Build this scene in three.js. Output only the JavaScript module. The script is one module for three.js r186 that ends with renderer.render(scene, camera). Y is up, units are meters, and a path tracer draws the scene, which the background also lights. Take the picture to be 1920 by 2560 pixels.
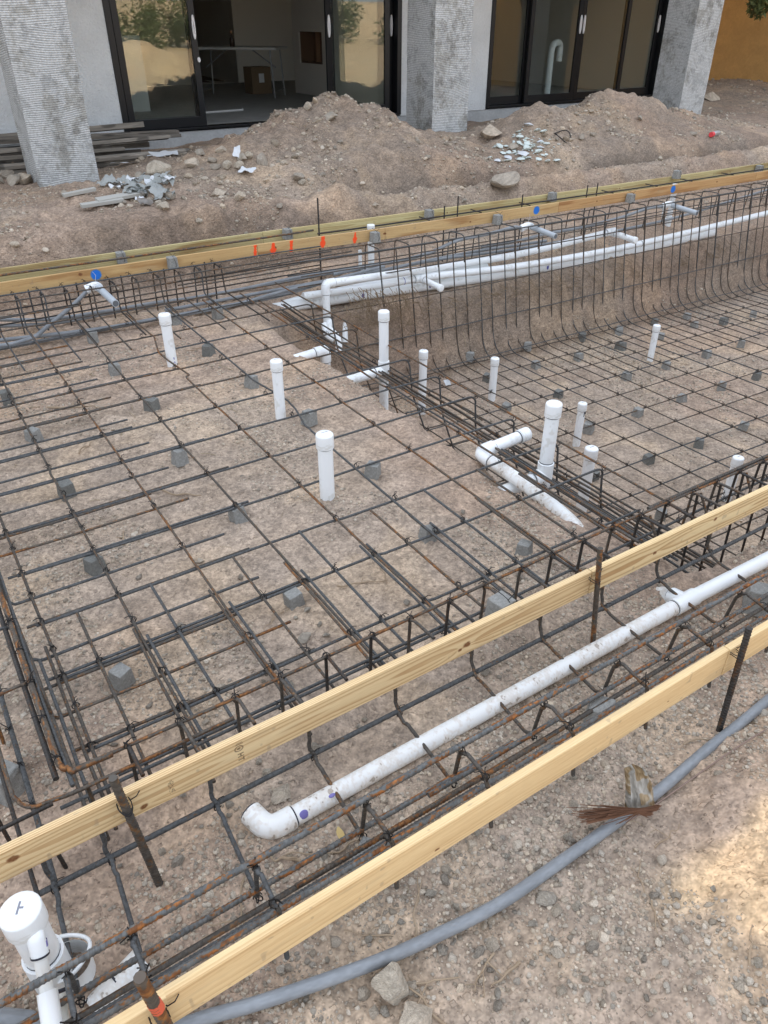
import * as THREE from 'three';
import { mergeGeometries, toCreasedNormals } from 'three/addons/utils/BufferGeometryUtils.js';
import { RoundedBoxGeometry } from 'three/addons/geometries/RoundedBoxGeometry.js';

// ---------------------------------------------------------------- camera, sky, sun, exposure
// Metres. x runs along the pool (u), z = -v where v runs from the camera to the house, y = 0 is the top of the form boards.
const scene = new THREE.Scene();
const FOC = 1870, PITCH = Math.atan(1870 / 2820), PSI = 56.9 * Math.PI / 180, EYE = 1.45;
const camera = new THREE.PerspectiveCamera(2 * Math.atan(1280 / FOC) * 180 / Math.PI, 0.75, 0.05, 400);
const P3 = (u, y, v) => new THREE.Vector3(u, y, -v);
camera.position.set(0, EYE, 0);
camera.lookAt(P3(Math.cos(PSI) * Math.cos(PITCH), EYE - Math.sin(PITCH), Math.sin(PSI) * Math.cos(PITCH)));
camera.updateMatrixWorld();

const SUN_EL = 31 * Math.PI / 180, SUN_AZ = -8 * Math.PI / 180;      // the sun stands behind the house
const sunDir = P3(Math.sin(SUN_AZ) * Math.cos(SUN_EL), Math.sin(SUN_EL), Math.cos(SUN_AZ) * Math.cos(SUN_EL));
{
  const W = 256, Hh = 128, d = new Float32Array(W * Hh * 4);
  for (let j = 0; j < Hh; j++) for (let i = 0; i < W; i++) {
    const el = ((j + 0.5) / Hh - 0.5) * Math.PI, az = ((i + 0.5) / W) * 2 * Math.PI - Math.PI;
    const dir = new THREE.Vector3(Math.cos(el) * Math.cos(az), Math.sin(el), Math.cos(el) * Math.sin(az));
    const t = Math.pow(Math.max(0, Math.sin(el)), 0.55), g = Math.pow(Math.max(0, dir.dot(sunDir)), 6) * 0.35;
    const k = (j * W + i) * 4;
    d[k] = 0.36 + (0.43 - 0.36) * t + g; d[k + 1] = 0.385 + (0.475 - 0.385) * t + g * 0.95; d[k + 2] = 0.41 + (0.57 - 0.41) * t + g * 0.85; d[k + 3] = 1;
  }
  const tx = new THREE.DataTexture(d, W, Hh, THREE.RGBAFormat, THREE.FloatType);
  tx.mapping = THREE.EquirectangularReflectionMapping; tx.magFilter = THREE.LinearFilter; tx.needsUpdate = true;
  scene.background = tx; scene.environment = tx;
}
const sun = new THREE.DirectionalLight(new THREE.Color(1, 0.86, 0.66), 3.2);
sun.position.copy(sunDir).multiplyScalar(40); sun.castShadow = true; sun.shadow.radius = 4;
sun.shadow.camera.left = -25; sun.shadow.camera.right = 25; sun.shadow.camera.top = 25; sun.shadow.camera.bottom = -25; sun.shadow.camera.far = 90;
sun.shadow.mapSize.set(2048, 2048);
scene.add(sun); scene.add(sun.target);
const EXPOSURE = 3.35;

// ---------------------------------------------------------------- helpers
let seed = 12345;
const rnd = () => { seed |= 0; seed = seed + 0x6D2B79F5 | 0; let t = Math.imul(seed ^ seed >>> 15, 1 | seed); t = t + Math.imul(t ^ t >>> 7, 61 | t) ^ t; return ((t ^ t >>> 14) >>> 0) / 4294967296; };
const rr = (a, b) => a + (b - a) * rnd();
const gaussian = () => (rnd() + rnd() + rnd() + rnd() - 2) * 1.2;
const lerp = (a, b, t) => a + (b - a) * t, cl = (x, a = 0, b = 1) => Math.min(b, Math.max(a, x));
const S = (a, b, x) => { const t = cl((x - a) / (b - a)); return t * t * (3 - 2 * t); };
const hash = (i, j) => { let h = Math.imul(i, 374761393) + Math.imul(j, 668265263) | 0; h = Math.imul(h ^ h >>> 13, 1274126177); return ((h ^ h >>> 16) >>> 0) / 4294967296; };
function vn(x, y) {                                                    // value noise 0..1
  const i = Math.floor(x), j = Math.floor(y), f = x - i, g = y - j, a = f * f * (3 - 2 * f), b = g * g * (3 - 2 * g);
  return lerp(lerp(hash(i, j), hash(i + 1, j), a), lerp(hash(i, j + 1), hash(i + 1, j + 1), a), b);
}
function vnp(x, y, p, q = p) {                                         // the same, repeating every p, q cells
  const m = (n, k) => ((n % k) + k) % k, i = Math.floor(x), j = Math.floor(y), f = x - i, g = y - j, a = f * f * (3 - 2 * f), b = g * g * (3 - 2 * g);
  const h = (k, l) => hash(m(k, p) + 7919, m(l, q) + 104729);
  return lerp(lerp(h(i, j), h(i + 1, j), a), lerp(h(i, j + 1), h(i + 1, j + 1), a), b);
}
const fbm = (x, y, o = 4) => { let s = 0, a = 0.5, n = 0; for (let k = 0; k < o; k++) { s += a * vn(x, y); n += a; x = x * 2.03 + 17.1; y = y * 2.03 + 5.3; a *= 0.5; } return s / n; };
// a pixel of the photograph (1920 x 2560) gives a direction; the plane y, v or u it lies on gives the point
const FW = new THREE.Vector3(), RT = new THREE.Vector3(), UP = new THREE.Vector3();
camera.matrixWorld.extractBasis(RT, UP, FW); FW.negate();
const ray = (px, py) => FW.clone().multiplyScalar(FOC).addScaledVector(RT, px - 960).addScaledVector(UP, 1280 - py);
const onY = (px, py, y) => { const d = ray(px, py); return camera.position.clone().addScaledVector(d, (y - EYE) / d.y); };
const onV = (px, py, v) => { const d = ray(px, py); return camera.position.clone().addScaledVector(d, v / -d.z); };
const onU = (px, py, u) => { const d = ray(px, py); return camera.position.clone().addScaledVector(d, u / d.x); };
const K = 1920 / 1659;                                                 // notes were taken on a 1659 pixel wide copy
const dY = (x, y, h) => onY(x * K, y * K, h), dV = (x, y, v) => onV(x * K, y * K, v), dU = (x, y, u) => onU(x * K, y * K, u);

const used = {};
const numbered = n => { const k = used[n] = (used[n] ?? -1) + 1; return k ? `${n}_${String(k).padStart(3, '0')}` : n; };
const tag = (o, label, category, group, kind) => { if (label) o.userData.label = label; if (category) o.userData.category = category; if (group) o.userData.group = group; if (kind) o.userData.kind = kind; return o; };
function thing(name, label, category, group, pos) { const o = new THREE.Group(); o.name = numbered(name); scene.add(o); if (pos) o.position.copy(pos); return tag(o, label, category, group); }
function part(parent, name, geometry, material, label) {
  const m = new THREE.Mesh(geometry, material); m.name = name; m.castShadow = m.receiveShadow = true; parent.add(m);
  if (label) m.userData.label = label; return m;
}
function single(name, geometry, material, label, category, group, pos) { const m = part(scene, numbered(name), geometry, material); if (pos) m.position.copy(pos); return tag(m, label, category, group); }
function structure(name, geometry, material) { const m = part(scene, numbered(name), geometry, material); m.userData.kind = 'structure'; return m; }
const at = (g, x, y, z) => g.translate(x, y, z);
const box = (x0, x1, y0, y1, v0, v1) => { const g = new THREE.BoxGeometry(x1 - x0, y1 - y0, v1 - v0); g.translate((x0 + x1) / 2, (y0 + y1) / 2, -(v0 + v1) / 2); return g; };
const rbox = (x0, x1, y0, y1, v0, v1, r = 0.004) => { const g = new RoundedBoxGeometry(x1 - x0, y1 - y0, v1 - v0, 2, r); g.translate((x0 + x1) / 2, (y0 + y1) / 2, -(v0 + v1) / 2); return g; };
const merge = list => mergeGeometries(list.map(g => { const h = g.index ? g.toNonIndexed() : g; for (const k of Object.keys(h.attributes)) if (!['position', 'normal', 'uv'].includes(k)) h.deleteAttribute(k); return h; }));

function fillet(pts, rad, n = 5) {                                     // round the corners of a polyline
  const out = [pts[0].clone()];
  for (let i = 1; i < pts.length - 1; i++) {
    const a = pts[i - 1], b = pts[i], c = pts[i + 1], la = a.distanceTo(b), lc = c.distanceTo(b), r = Math.min(rad, la * 0.48, lc * 0.48);
    const p = b.clone().lerp(a, r / la), q = b.clone().lerp(c, r / lc);
    for (let k = 0; k <= n; k++) { const t = k / n; out.push(p.clone().multiplyScalar((1 - t) * (1 - t)).addScaledVector(b, 2 * t * (1 - t)).addScaledVector(q, t * t)); }
  }
  out.push(pts[pts.length - 1].clone()); return out;
}
// sweep a round section along points; radius may be a number or a function of (length, angle); uv = (turn, metres)
function sweep(pts, radius, sides = 8, caps = true, off = 0) {
  const n = pts.length, pos = [], uv = [], idx = [], rf = typeof radius === 'function' ? radius : () => radius;
  let N = null, len = off;
  const T = [];
  for (let i = 0; i < n; i++) T.push(pts[Math.min(i + 1, n - 1)].clone().sub(pts[Math.max(i - 1, 0)]).normalize());
  for (let i = 0; i < n; i++) {
    if (!N) { N = Math.abs(T[0].y) < 0.9 ? new THREE.Vector3(0, 1, 0) : new THREE.Vector3(1, 0, 0); }
    N = N.clone().addScaledVector(T[i], -N.dot(T[i])).normalize();
    const B = new THREE.Vector3().crossVectors(T[i], N);
    if (i) len += pts[i].distanceTo(pts[i - 1]);
    for (let k = 0; k <= sides; k++) {
      const a = k / sides * 2 * Math.PI, r = rf(len - off, a), c = Math.cos(a) * r, s = Math.sin(a) * r;
      pos.push(pts[i].x + N.x * c + B.x * s, pts[i].y + N.y * c + B.y * s, pts[i].z + N.z * c + B.z * s); uv.push(k / sides, len);
    }
  }
  const w = sides + 1;
  for (let i = 0; i < n - 1; i++) for (let k = 0; k < sides; k++) { const a = i * w + k; idx.push(a, a + 1, a + w, a + 1, a + w + 1, a + w); }
  const g = new THREE.BufferGeometry();
  if (caps) for (const [e, flip] of [[0, 1], [n - 1, 0]]) {
    const c = pos.length / 3; pos.push(pts[e].x, pts[e].y, pts[e].z); uv.push(0.5, off);
    for (let k = 0; k <= sides; k++) { const q = (e * w + k) * 3; pos.push(pos[q], pos[q + 1], pos[q + 2]); uv.push(0.5, off); }
    for (let k = 0; k < sides; k++) flip ? idx.push(c, c + 2 + k, c + 1 + k) : idx.push(c, c + 1 + k, c + 2 + k);
  }
  g.setAttribute('position', new THREE.Float32BufferAttribute(pos, 3)); g.setAttribute('uv', new THREE.Float32BufferAttribute(uv, 2)); g.setIndex(idx); g.computeVertexNormals();
  return g;
}
function densify(pts, step) { const out = []; for (let i = 0; i < pts.length - 1; i++) { const n = Math.max(1, Math.ceil(pts[i].distanceTo(pts[i + 1]) / step)); for (let k = 0; k < n; k++) out.push(pts[i].clone().lerp(pts[i + 1], k / n)); } out.push(pts[pts.length - 1].clone()); return out; }
const spline = (pts, n) => new THREE.CatmullRomCurve3(pts, false, 'centripetal').getSpacedPoints(n);

// ---------------------------------------------------------------- textures (colour and fine relief of surfaces)
function texture(w, h, fn, srgb = true) {
  const d = new Uint8Array(w * h * 4);
  for (let j = 0; j < h; j++) for (let i = 0; i < w; i++) { const c = fn(i / w, j / h, i, j), k = (j * w + i) * 4; d[k] = cl(c[0]) * 255; d[k + 1] = cl(c[1]) * 255; d[k + 2] = cl(c[2]) * 255; d[k + 3] = 255; }
  const t = new THREE.DataTexture(d, w, h); t.wrapS = t.wrapT = THREE.RepeatWrapping; t.magFilter = THREE.LinearFilter; t.minFilter = THREE.LinearMipmapLinearFilter; t.generateMipmaps = true;
  if (srgb) t.colorSpace = THREE.SRGBColorSpace; t.needsUpdate = true; return t;
}
const grey = (w, h, fn) => texture(w, h, (x, y, i, j) => { const g = fn(x, y, i, j); return [g, g, g]; }, false);
const lin = (r, g, b) => new THREE.Color().setRGB(r, g, b);
const std = (color, roughness, more = {}) => new THREE.MeshStandardMaterial({ color, roughness, metalness: 0, ...more });

// soil: grains of several sizes; the same height gives the bump
const SOILN = 1024, soilH = new Float32Array(SOILN * SOILN), soilC = new Float32Array(SOILN * SOILN);
{
  for (let j = 0; j < SOILN; j++) for (let i = 0; i < SOILN; i++) {
    const x = i / SOILN, y = j / SOILN;
    let h = 0.30 * vnp(x * 40, y * 40, 40) + 0.25 * vnp(x * 110, y * 110, 110) + 0.15 * vnp(x * 260, y * 260, 260) + 0.3 * vnp(x * 12, y * 12, 12);
    soilH[j * SOILN + i] = h; soilC[j * SOILN + i] = 0.40 * vnp(x * 100 + 3, y * 100, 100) + 0.25 * vnp(x * 24, y * 24 + 9, 24) + 0.35 * vnp(x * 300, y * 300, 300);
  }
  // grit: little domes
  for (let n = 0; n < 9000; n++) {
    const cx = rnd() * SOILN, cy = rnd() * SOILN, r = 1.2 + Math.pow(rnd(), 3) * 5, top = rr(0.15, 0.5), tone = rr(-0.35, 0.5), e = rr(0.6, 1), ca = Math.cos(rnd() * 3.1), sa = Math.sin(rnd() * 3.1);
    for (let b = -Math.ceil(r); b <= r; b++) for (let a = -Math.ceil(r); a <= r; a++) {
      const X = (a * ca + b * sa), Y = (b * ca - a * sa) / e, q = (X * X + Y * Y) / (r * r); if (q > 1) continue;
      const k = ((Math.round(cy + b) + SOILN) % SOILN) * SOILN + (Math.round(cx + a) + SOILN) % SOILN;
      soilH[k] += top * Math.sqrt(1 - q); soilC[k] = soilC[k] * 0.5 + (0.5 + tone) * 0.5;
    }
  }
}
const soilMap = texture(SOILN, SOILN, (x, y, i, j) => { const c = soilC[j * SOILN + i], p = vnp(x * 9, y * 9 + 4, 9); const t = 0.545 + 0.36 * (c - 0.46); return [t * (1.06 + 0.02 * p), t * (0.960 + 0.005 * p), t * (0.866 - 0.015 * p)]; });
const soilBump = grey(SOILN, SOILN, (x, y, i, j) => soilH[j * SOILN + i] * 0.62);
for (const t of [soilMap, soilBump]) t.repeat.set(1 / 1.37, 1 / 1.37);
const M = {};
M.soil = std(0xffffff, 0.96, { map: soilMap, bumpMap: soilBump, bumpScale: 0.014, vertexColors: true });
M.stone = std(0xffffff, 0.92, { map: texture(256, 256, (x, y) => { const c = 0.62 + 0.3 * (0.5 * vnp(x * 12, y * 12, 12) + 0.3 * vnp(x * 50, y * 50, 50) + 0.2 * vnp(x * 110, y * 110, 110)); return [c, c * 0.975, c * 0.94]; }) });
M.stoneBump = grey(256, 256, (x, y) => 0.5 * vnp(x * 20, y * 20, 20) + 0.5 * vnp(x * 64, y * 64, 64));

// reinforcing steel: ribs across, rust in patches
function rebarMat(base, rustA, rustB, amount, sd) {
  const map = texture(32, 1024, (x, y) => {
    const n = 0.5 * vnp(x * 4 + sd, y * 22, 64, 22) + 0.3 * vnp(x * 8, y * 90 + sd, 64, 90) + 0.2 * vnp(x * 16, y * 300, 64, 300), r = S(amount, amount + 0.16, n), q = vnp(x * 6, y * 140 + 3, 64, 140);
    const f = 0.85 + 0.3 * q;
    return [0, 1, 2].map(k => lerp(base[k], lerp(rustA[k], rustB[k], q), r) * f);
  });
  const bump = grey(32, 1024, (x, y) => { const p = (y * 96 + x * 1.0) % 1; return (p < 0.35 ? 1 : 0.25) * (Math.abs(x - 0.25) < 0.03 || Math.abs(x - 0.75) < 0.03 ? 1 : 1); });
  return std(0xffffff, 0.62, { map, bumpMap: bump, bumpScale: 0.0012, metalness: 0.25 });
}
M.steel = rebarMat([0.31, 0.315, 0.315], [0.33, 0.27, 0.21], [0.42, 0.3, 0.2], 0.66, 1);
M.steelBrown = rebarMat([0.31, 0.29, 0.265], [0.36, 0.26, 0.18], [0.46, 0.33, 0.2], 0.56, 2);
M.steelRust = rebarMat([0.34, 0.31, 0.275], [0.42, 0.27, 0.16], [0.56, 0.38, 0.2], 0.48, 3);
M.steelOrange = rebarMat([0.40, 0.405, 0.40], [0.44, 0.29, 0.18], [0.62, 0.40, 0.21], 0.49, 4);
M.steelDark = rebarMat([0.22, 0.21, 0.20], [0.27, 0.2, 0.15], [0.32, 0.24, 0.17], 0.56, 5);
M.wire = std(lin(0.018, 0.017, 0.017), 0.55, { metalness: 0.3 });
M.pvc = new THREE.MeshPhysicalMaterial({ color: lin(0.88, 0.905, 0.92), roughness: 0.36, clearcoat: 0.15, clearcoatRoughness: 0.3, map: texture(256, 512, (x, y) => { const n = 0.6 * vnp(x * 6, y * 14, 6, 14) + 0.4 * vnp(x * 20, y * 60, 20, 60), d = 0.07 * S(0.62, 0.82, n); return [0.985 - d * 0.9, 0.985 - d, 0.98 - d * 1.25]; }) });
M.pvcMud = new THREE.MeshPhysicalMaterial({ color: lin(0.87, 0.885, 0.89), roughness: 0.45, map: texture(256, 2048, (x, y) => {
  const n = 0.4 * vnp(x * 4, y * 16, 4, 16) + 0.3 * vnp(x * 10, y * 70 + 5, 10, 70) + 0.3 * vnp(x * 26, y * 200, 26, 200), q = vnp(x * 60, y * 400, 60, 400), film = 0.55 * S(0.42, 0.62, n), m = 0.75 * S(0.70, 0.76, n + 0.02 * q);
  const f = [0.97, 0.965, 0.95].map((c, k) => lerp(c, [0.86, 0.82, 0.77][k] + 0.06 * q, film)); return f.map((c, k) => lerp(c, [0.62, 0.56, 0.50][k] + 0.1 * q, m)); }) });
M.conduit = std(lin(0.275, 0.295, 0.315), 0.42, { map: texture(128, 512, (x, y) => { const n = 0.6 * vnp(x * 5, y * 12, 5, 12) + 0.4 * vnp(x * 20, y * 90, 20, 90), c = 0.82 + 0.22 * n; return [c, c * 0.995, c * 0.985]; }) });
M.conduitPale = std(lin(0.42, 0.46, 0.49), 0.45);
M.ink = std(lin(0.02, 0.02, 0.03), 0.6);
M.primer = std(lin(0.18, 0.16, 0.42), 0.5);
M.blueInk = std(lin(0.09, 0.1, 0.4), 0.5);
M.concrete = std(0xffffff, 0.9, { map: texture(256, 256, (x, y) => { const c = 0.52 + 0.16 * (0.5 * vnp(x * 8, y * 8, 8) + 0.5 * vnp(x * 50, y * 50, 50)) - (vnp(x * 40, y * 40, 40) > 0.86 ? 0.1 : 0); return [c * 1.0, c * 0.995, c * 0.96]; }), bumpMap: grey(256, 256, (x, y) => 0.5 * vnp(x * 40, y * 40, 40) + 0.5 * vnp(x * 100, y * 100, 100)), bumpScale: 0.003 });
M.concreteDamp = std(lin(0.62, 0.63, 0.62), 0.8, { map: M.concrete.map, bumpMap: M.concrete.bumpMap, bumpScale: 0.003 });

// lumber: one texture per length of board, x along 3.2 m, y round the section; knots bend the grain; paint marks are print
function woodMat(o) {
  const W = 2048, Hh = 128, { tone, grain, knots = [], marks = [], sd = 0, L = 3.2, dirt = 0 } = o;
  const map = texture(W, Hh, (x, y) => {
    const X = x * L, Y = y * 0.127; let yy = Y, dark = 0;
    for (const [kx, ky, r] of knots) { const dx = (X - kx) / 2.4, dy = Y - ky, d = Math.hypot(dx, dy); yy += (dy >= 0 ? 1 : -1) * r * 1.1 * Math.exp(-d / (r * 1.5)); const dd = Math.hypot((X - kx) / 1.3, dy) + 0.004 * (vn(X * 150, Y * 150) - 0.5); dark = Math.max(dark, 1 - S(r * 0.35, r * 0.75, dd)); }
    const warp = 0.034 * (fbm(X * 1.3 + sd, Y * 14 + sd, 3) - 0.5) + 0.075 * (vn(X * 0.42 + sd * 3, 2.5) - 0.5) + 0.006 * (vn(X * 6, Y * 20 + sd) - 0.5), edge = Math.abs(yy - 0.08);
    const ring = (Math.sqrt(edge * edge + 0.0004) * (1 + 0.4 * vn(X * 0.3, sd)) + warp) * 75 + sd; const f = ring - Math.floor(ring); const late = S(0.35, 0.92, f) * (1 - S(0.93, 1, f));
    const wide = vn(ring * 0.35, X * 0.4 + sd), fib = vn(X * 60, Y * 2600 + sd), n = fbm(X * 3 + sd, Y * 30, 3);
    const g = late * grain * (0.2 + 1.2 * wide * wide) + 0.10 * (fib - 0.5) + 0.16 * (n - 0.5) + dirt * S(0.55, 0.8, fbm(X * 2.2 + 9, Y * 16 + sd, 3));
    let c = [tone[0] * (1 - g * 0.55), tone[1] * (1 - g * 0.8), tone[2] * (1 - g * 1.05)];
    const sp = vn(X * 55 + sd, Y * 55), sm = fbm(X * 5 + sd * 2, Y * 24, 3); if (sp > 0.86 && sm > 0.45) c = c.map((q, i) => lerp(q, [0.55, 0.48, 0.40][i], 0.3 * S(0.86, 0.95, sp))); if (sm > 0.64) c = c.map((q, i) => lerp(q, [0.66, 0.58, 0.46][i], 0.22 * S(0.64, 0.75, sm)));
    if (dark > 0) { const b = [0.42, 0.25, 0.12], k = dark * (0.7 + 0.3 * vn(X * 300, Y * 300)); c = c.map((q, i) => lerp(q, b[i], k)); }
    for (const m of marks) { const a = m.f(X - m.x, Y - m.y); if (a > 0) c = c.map((q, i) => lerp(q, m.c[i], a * (0.88 + 0.12 * fib))); }
    return c;
  });
  return std(0xffffff, 0.72, { map, bumpMap: map, bumpScale: 0.0012 });
}
// ---------------------------------------------------------------- the ground
const table = (t, x) => { if (x <= t[0][0]) return t[0][1]; for (let i = 1; i < t.length; i++) if (x <= t[i][0]) return lerp(t[i - 1][1], t[i][1], (x - t[i - 1][0]) / (t[i][0] - t[i - 1][0])); return t[t.length - 1][1]; };
const backShift = u => table([[0, 0], [2, 0], [3.5, -0.12], [5, -0.15], [9, -0.19], [14, -0.24]], u);      // the far side of the pool is not quite parallel
const heap = (u, v, cu, cv, ru, rv, amp, p = 1.5) => { const d = Math.hypot((u - cu) / ru, (v - cv) / rv); return d > 4 ? 0 : amp * Math.exp(-1.1 * Math.pow(d, p)); };
function baseHeight(u, v) {
  const w1 = fbm(u * 1.3 + 40, v * 1.3 + 7, 3) - 0.5, w2 = vn(u * 5.5 + 3, v * 5.5) - 0.5, w3 = vn(u * 14 + 31, v * 14 + 5) - 0.5;
  const bs = backShift(u), vb = v - bs;
  let h = -0.325 + 0.07 * w1 + 0.022 * w2;
  // yard side of the pool: a ledge under the beam, a bank behind the boards, then the yard up to the house
  const bankFoot = 6.17 + 0.10 * w1, bankTop = lerp(6.24, 6.75, S(3.2, 4.2, u)) + 0.22 * w1 + 0.08 * w2;
  const yard = 0.02 + 0.022 * (v - 6.5) + 0.10 * w1 + 0.03 * w2;
  h = lerp(h, lerp(-0.40, lerp(-0.565, -0.37, S(5.35, 5.85, vb)), S(2.2, 2.9, u)) + 0.03 * w1, S(4.95, 5.15, vb));
  h = lerp(h, yard + 0.08 * Math.exp(-Math.pow((vb - bankTop - 0.15) / 0.3, 2)) * (1 - S(3.6, 4.4, u)), S(bankFoot - 0.15, bankTop, vb));
  h += S(3.0, 4.2, u) * (0.24 * Math.exp(-Math.pow((vb - 6.32 - 0.06 * w1) / 0.17, 2)) - 0.27 * Math.exp(-Math.pow((vb - 6.80 - 0.2 * w1) / 0.17, 2)) + 0.1 * Math.exp(-Math.pow((vb - 7.15 - 0.2 * w1) / 0.18, 2)) * S(3, 3.5, u) * (1 - S(5.3, 6.2, u)));
  h -= 0.12 * Math.exp(-Math.pow((vb - 6.2) / 0.12, 2)) * S(2.0, 2.8, u) * (1 - S(3.6, 4.3, u));
  h += 0.06 * (w3 + w2) * Math.exp(-Math.pow((vb - 6.3) / 0.2, 2));
  // spoil heaps
  let m = heap(u, v, 4.5 + 0.2 * w1, 8.1, 1.25, 0.85, 0.60) + heap(u, v, 3.4, 7.55, 0.55, 0.5, 0.16) + heap(u, v, 5.15, 7.7, 0.6, 0.6, 0.16) + heap(u, v, 2.2, 7.25, 0.9, 0.45, 0.08)
    + heap(u, v, 8.75, 7.75, 1.15, 0.70, 0.52) + heap(u, v, 7.2, 7.7, 0.66, 0.52, 0.37) + heap(u, v, 10.2, 7.9, 1.0, 0.6, 0.14) + heap(u, v, 12.4, 7.7, 1.4, 0.7, 0.1) + heap(u, v, 15.8, 11, 1.6, 1.0, 0.22);
  h += m * (1 + 0.10 * w2 + 0.06 * w3) + Math.min(1, m * 4) * (0.035 * w2 + 0.03 * w3);
  h += heap(u, v, 1.70, 0.10, 0.62, 0.40, 0.34, 2.2) * (1 + 0.3 * w2 + 0.2 * w3) - 0.10 * Math.exp(-(Math.pow((u - 1.13) / 0.07, 2) + Math.pow((v - 0.13) / 0.06, 2)));              // loose heap at the near corner
  // the deep end
  const wob = 0.10 * w1 + 0.07 * w2 + 0.03 * w3;
  const mu = Math.pow(cl((u - 1.99 - 0.17 * (1 - S(1.6, 2.2, v)) - wob) / 0.56), 1.1), mv = 1 - S(4.93 + 0.3 * wob, 5.25 + 0.5 * wob, vb), mf = S(1.22, 1.36, v + 0.3 * wob), mr = 1 - S(13.2, 13.6, u);
  const deep = mu * mu * (3 - 2 * mu) * mv * mf * mr;
  h = lerp(h, -1.205 + 0.035 * w1 + 0.012 * w2, deep);
  // behind the photographer: open, sunlit yard with spoil heaps and a rise
  h += S(-1, -6, v) * (0.25 * w1) + heap(u, v, 2.5, -6.5, 2.0, 1.6, 1.0) + heap(u, v, 9, -8.5, 2.6, 1.8, 1.1) + S(-16, -60, v) * 3.0;
  return h;
}
function height(u, v) {
  let h = baseHeight(u, v);
  const near = 1 - S(7, 16, Math.hypot(u, v));
  if (near > 0) {
    const r = fbm(u * 7 + 11, v * 7 + 3, 4) - 0.5, c = vn(u * 31, v * 31), c2 = vn(u * 60 + 9, v * 60);
    h += near * (0.046 * r + 0.016 * Math.pow(c, 3) + 0.009 * (c2 - 0.5));
    if (v > 6) h += near * 0.05 * Math.pow(vn(u * 9 + 5, v * 9), 2) * S(6, 6.6, v);
  }
  return h;
}
function axis(spec) { const out = [spec[0][0]]; for (let i = 0; i < spec.length - 1; i++) { const [a, s] = spec[i], b = spec[i + 1][0], n = Math.round((b - a) / s); for (let k = 1; k <= n; k++) out.push(a + (b - a) * k / n); } return out; }
{
  const us = axis([[-80, 12], [-20, 3], [-5, 0.7], [-1.2, 0.04], [-0.5, 0.0125], [2.9, 0.018], [6, 0.03], [11, 0.06], [18, 0.5], [24, 4], [120, 0]]);
  const vs = axis([[-90, 8], [-26, 1.5], [-14, 0.5], [-3, 0.12], [-0.1, 0.011], [2.2, 0.016], [4.9, 0.012], [5.4, 0.025], [8.4, 0.045], [10.4, 0.2], [16, 1], [24, 8], [80, 0]]);
  const nu = us.length, nv = vs.length, pos = new Float32Array(nu * nv * 3), col = new Float32Array(nu * nv * 3), uv = new Float32Array(nu * nv * 2), idx = new Uint32Array((nu - 1) * (nv - 1) * 6);
  let q = 0;
  for (let j = 0; j < nv; j++) for (let i = 0; i < nu; i++) {
    const u = us[i], v = vs[j], k = j * nu + i, y = height(u, v);
    pos[k * 3] = u; pos[k * 3 + 1] = y; pos[k * 3 + 2] = -v;
    uv[k * 2] = u; uv[k * 2 + 1] = v < 1.3 ? v : v + (y + 0.3) * S(1.3, 1.6, v);
    // patches of pinkish, greyish and sandy soil
    const a = fbm(u * 0.9 + 3, v * 0.9 + 60, 3), b = fbm(u * 3.1, v * 3.1 + 20, 3), c = vn(u * 17 + 2, v * 17), sand = S(0.95, 1.15, u + 0.25 * (a - 0.5) + 0.3 * (b - 0.5) + 0.10 * (c - 0.5)) * (1 - S(0.40, 0.52, v + 0.2 * (b - 0.5) + 0.05 * (c - 0.5)));
    const t = 1.0 + 0.34 * (b - 0.5) + 0.08 * (c - 0.5), p = S(0.45, 0.62, a), s = Math.max(sand, S(0.55, 0.70, b) * 0.4);
    const vbb = v - backShift(u), bankCutShade = S(0.35, 0.55, b + 0.3 * c - 0.05) * Math.max(S(6.0, 6.08, vbb) * (1 - S(6.27, 6.36, vbb + 0.3 * (b - 0.5))) * S(0.6, 1.6, u) * (1 - S(3.7, 4.3, u)), S(6.62, 6.7, vbb) * (1 - S(6.9, 7.02, vbb + 0.2 * (b - 0.5))) * S(4.2, 4.8, u));  // darkens bank and trench cuts with painted undercut shade over brown subsoil
    const cut = S(4.9, 5.02, v - backShift(u)) * (1 - S(5.22, 5.3, v - backShift(u))) * S(2.2, 2.5, u) * S(0.40, 0.56, b * 0.6 + c * 0.25 + 0.18 + 0.25 * S(-0.5, -0.7, y)), dampShade = (1 - 0.30 * cut) * (1 - 0.26 * S(0.25, 0.50, fbm(u * 1.7 + 9, v * 1.7, 3)) * S(5.9, 6.3, v + 0.5 * (b - 0.5))) * (1 - 0.34 * bankCutShade);      // rooty subsoil on cuts, plus house shade and undercut shade painted into colour
    col[k * 3] = 1.16 * dampShade * t * lerp(1.0, 1.025, p) * lerp(1, 1.22, s) * lerp(1, 1.58, sand); col[k * 3 + 1] = 1.13 * (dampShade - 0.02 * cut) * t * lerp(1.005, 0.98, p) * lerp(1, 1.17, s) * lerp(1, 1.55, sand); col[k * 3 + 2] = 1.08 * (dampShade - 0.04 * cut) * t * lerp(1.01, 0.965, p) * lerp(1, 1.03, s) * lerp(1, 1.42, sand);
    if (j < nv - 1 && i < nu - 1) { const A = k, B = k + 1, C = k + nu, D = k + nu + 1; idx[q++] = A; idx[q++] = B; idx[q++] = C; idx[q++] = B; idx[q++] = D; idx[q++] = C; }
  }
  const g = new THREE.BufferGeometry();
  g.setAttribute('position', new THREE.BufferAttribute(pos, 3)); g.setAttribute('color', new THREE.BufferAttribute(col, 3)); g.setAttribute('uv', new THREE.BufferAttribute(uv, 2)); g.setIndex(new THREE.BufferAttribute(idx, 1)); g.computeVertexNormals();
  structure('ground', g, M.soil);
}
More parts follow.
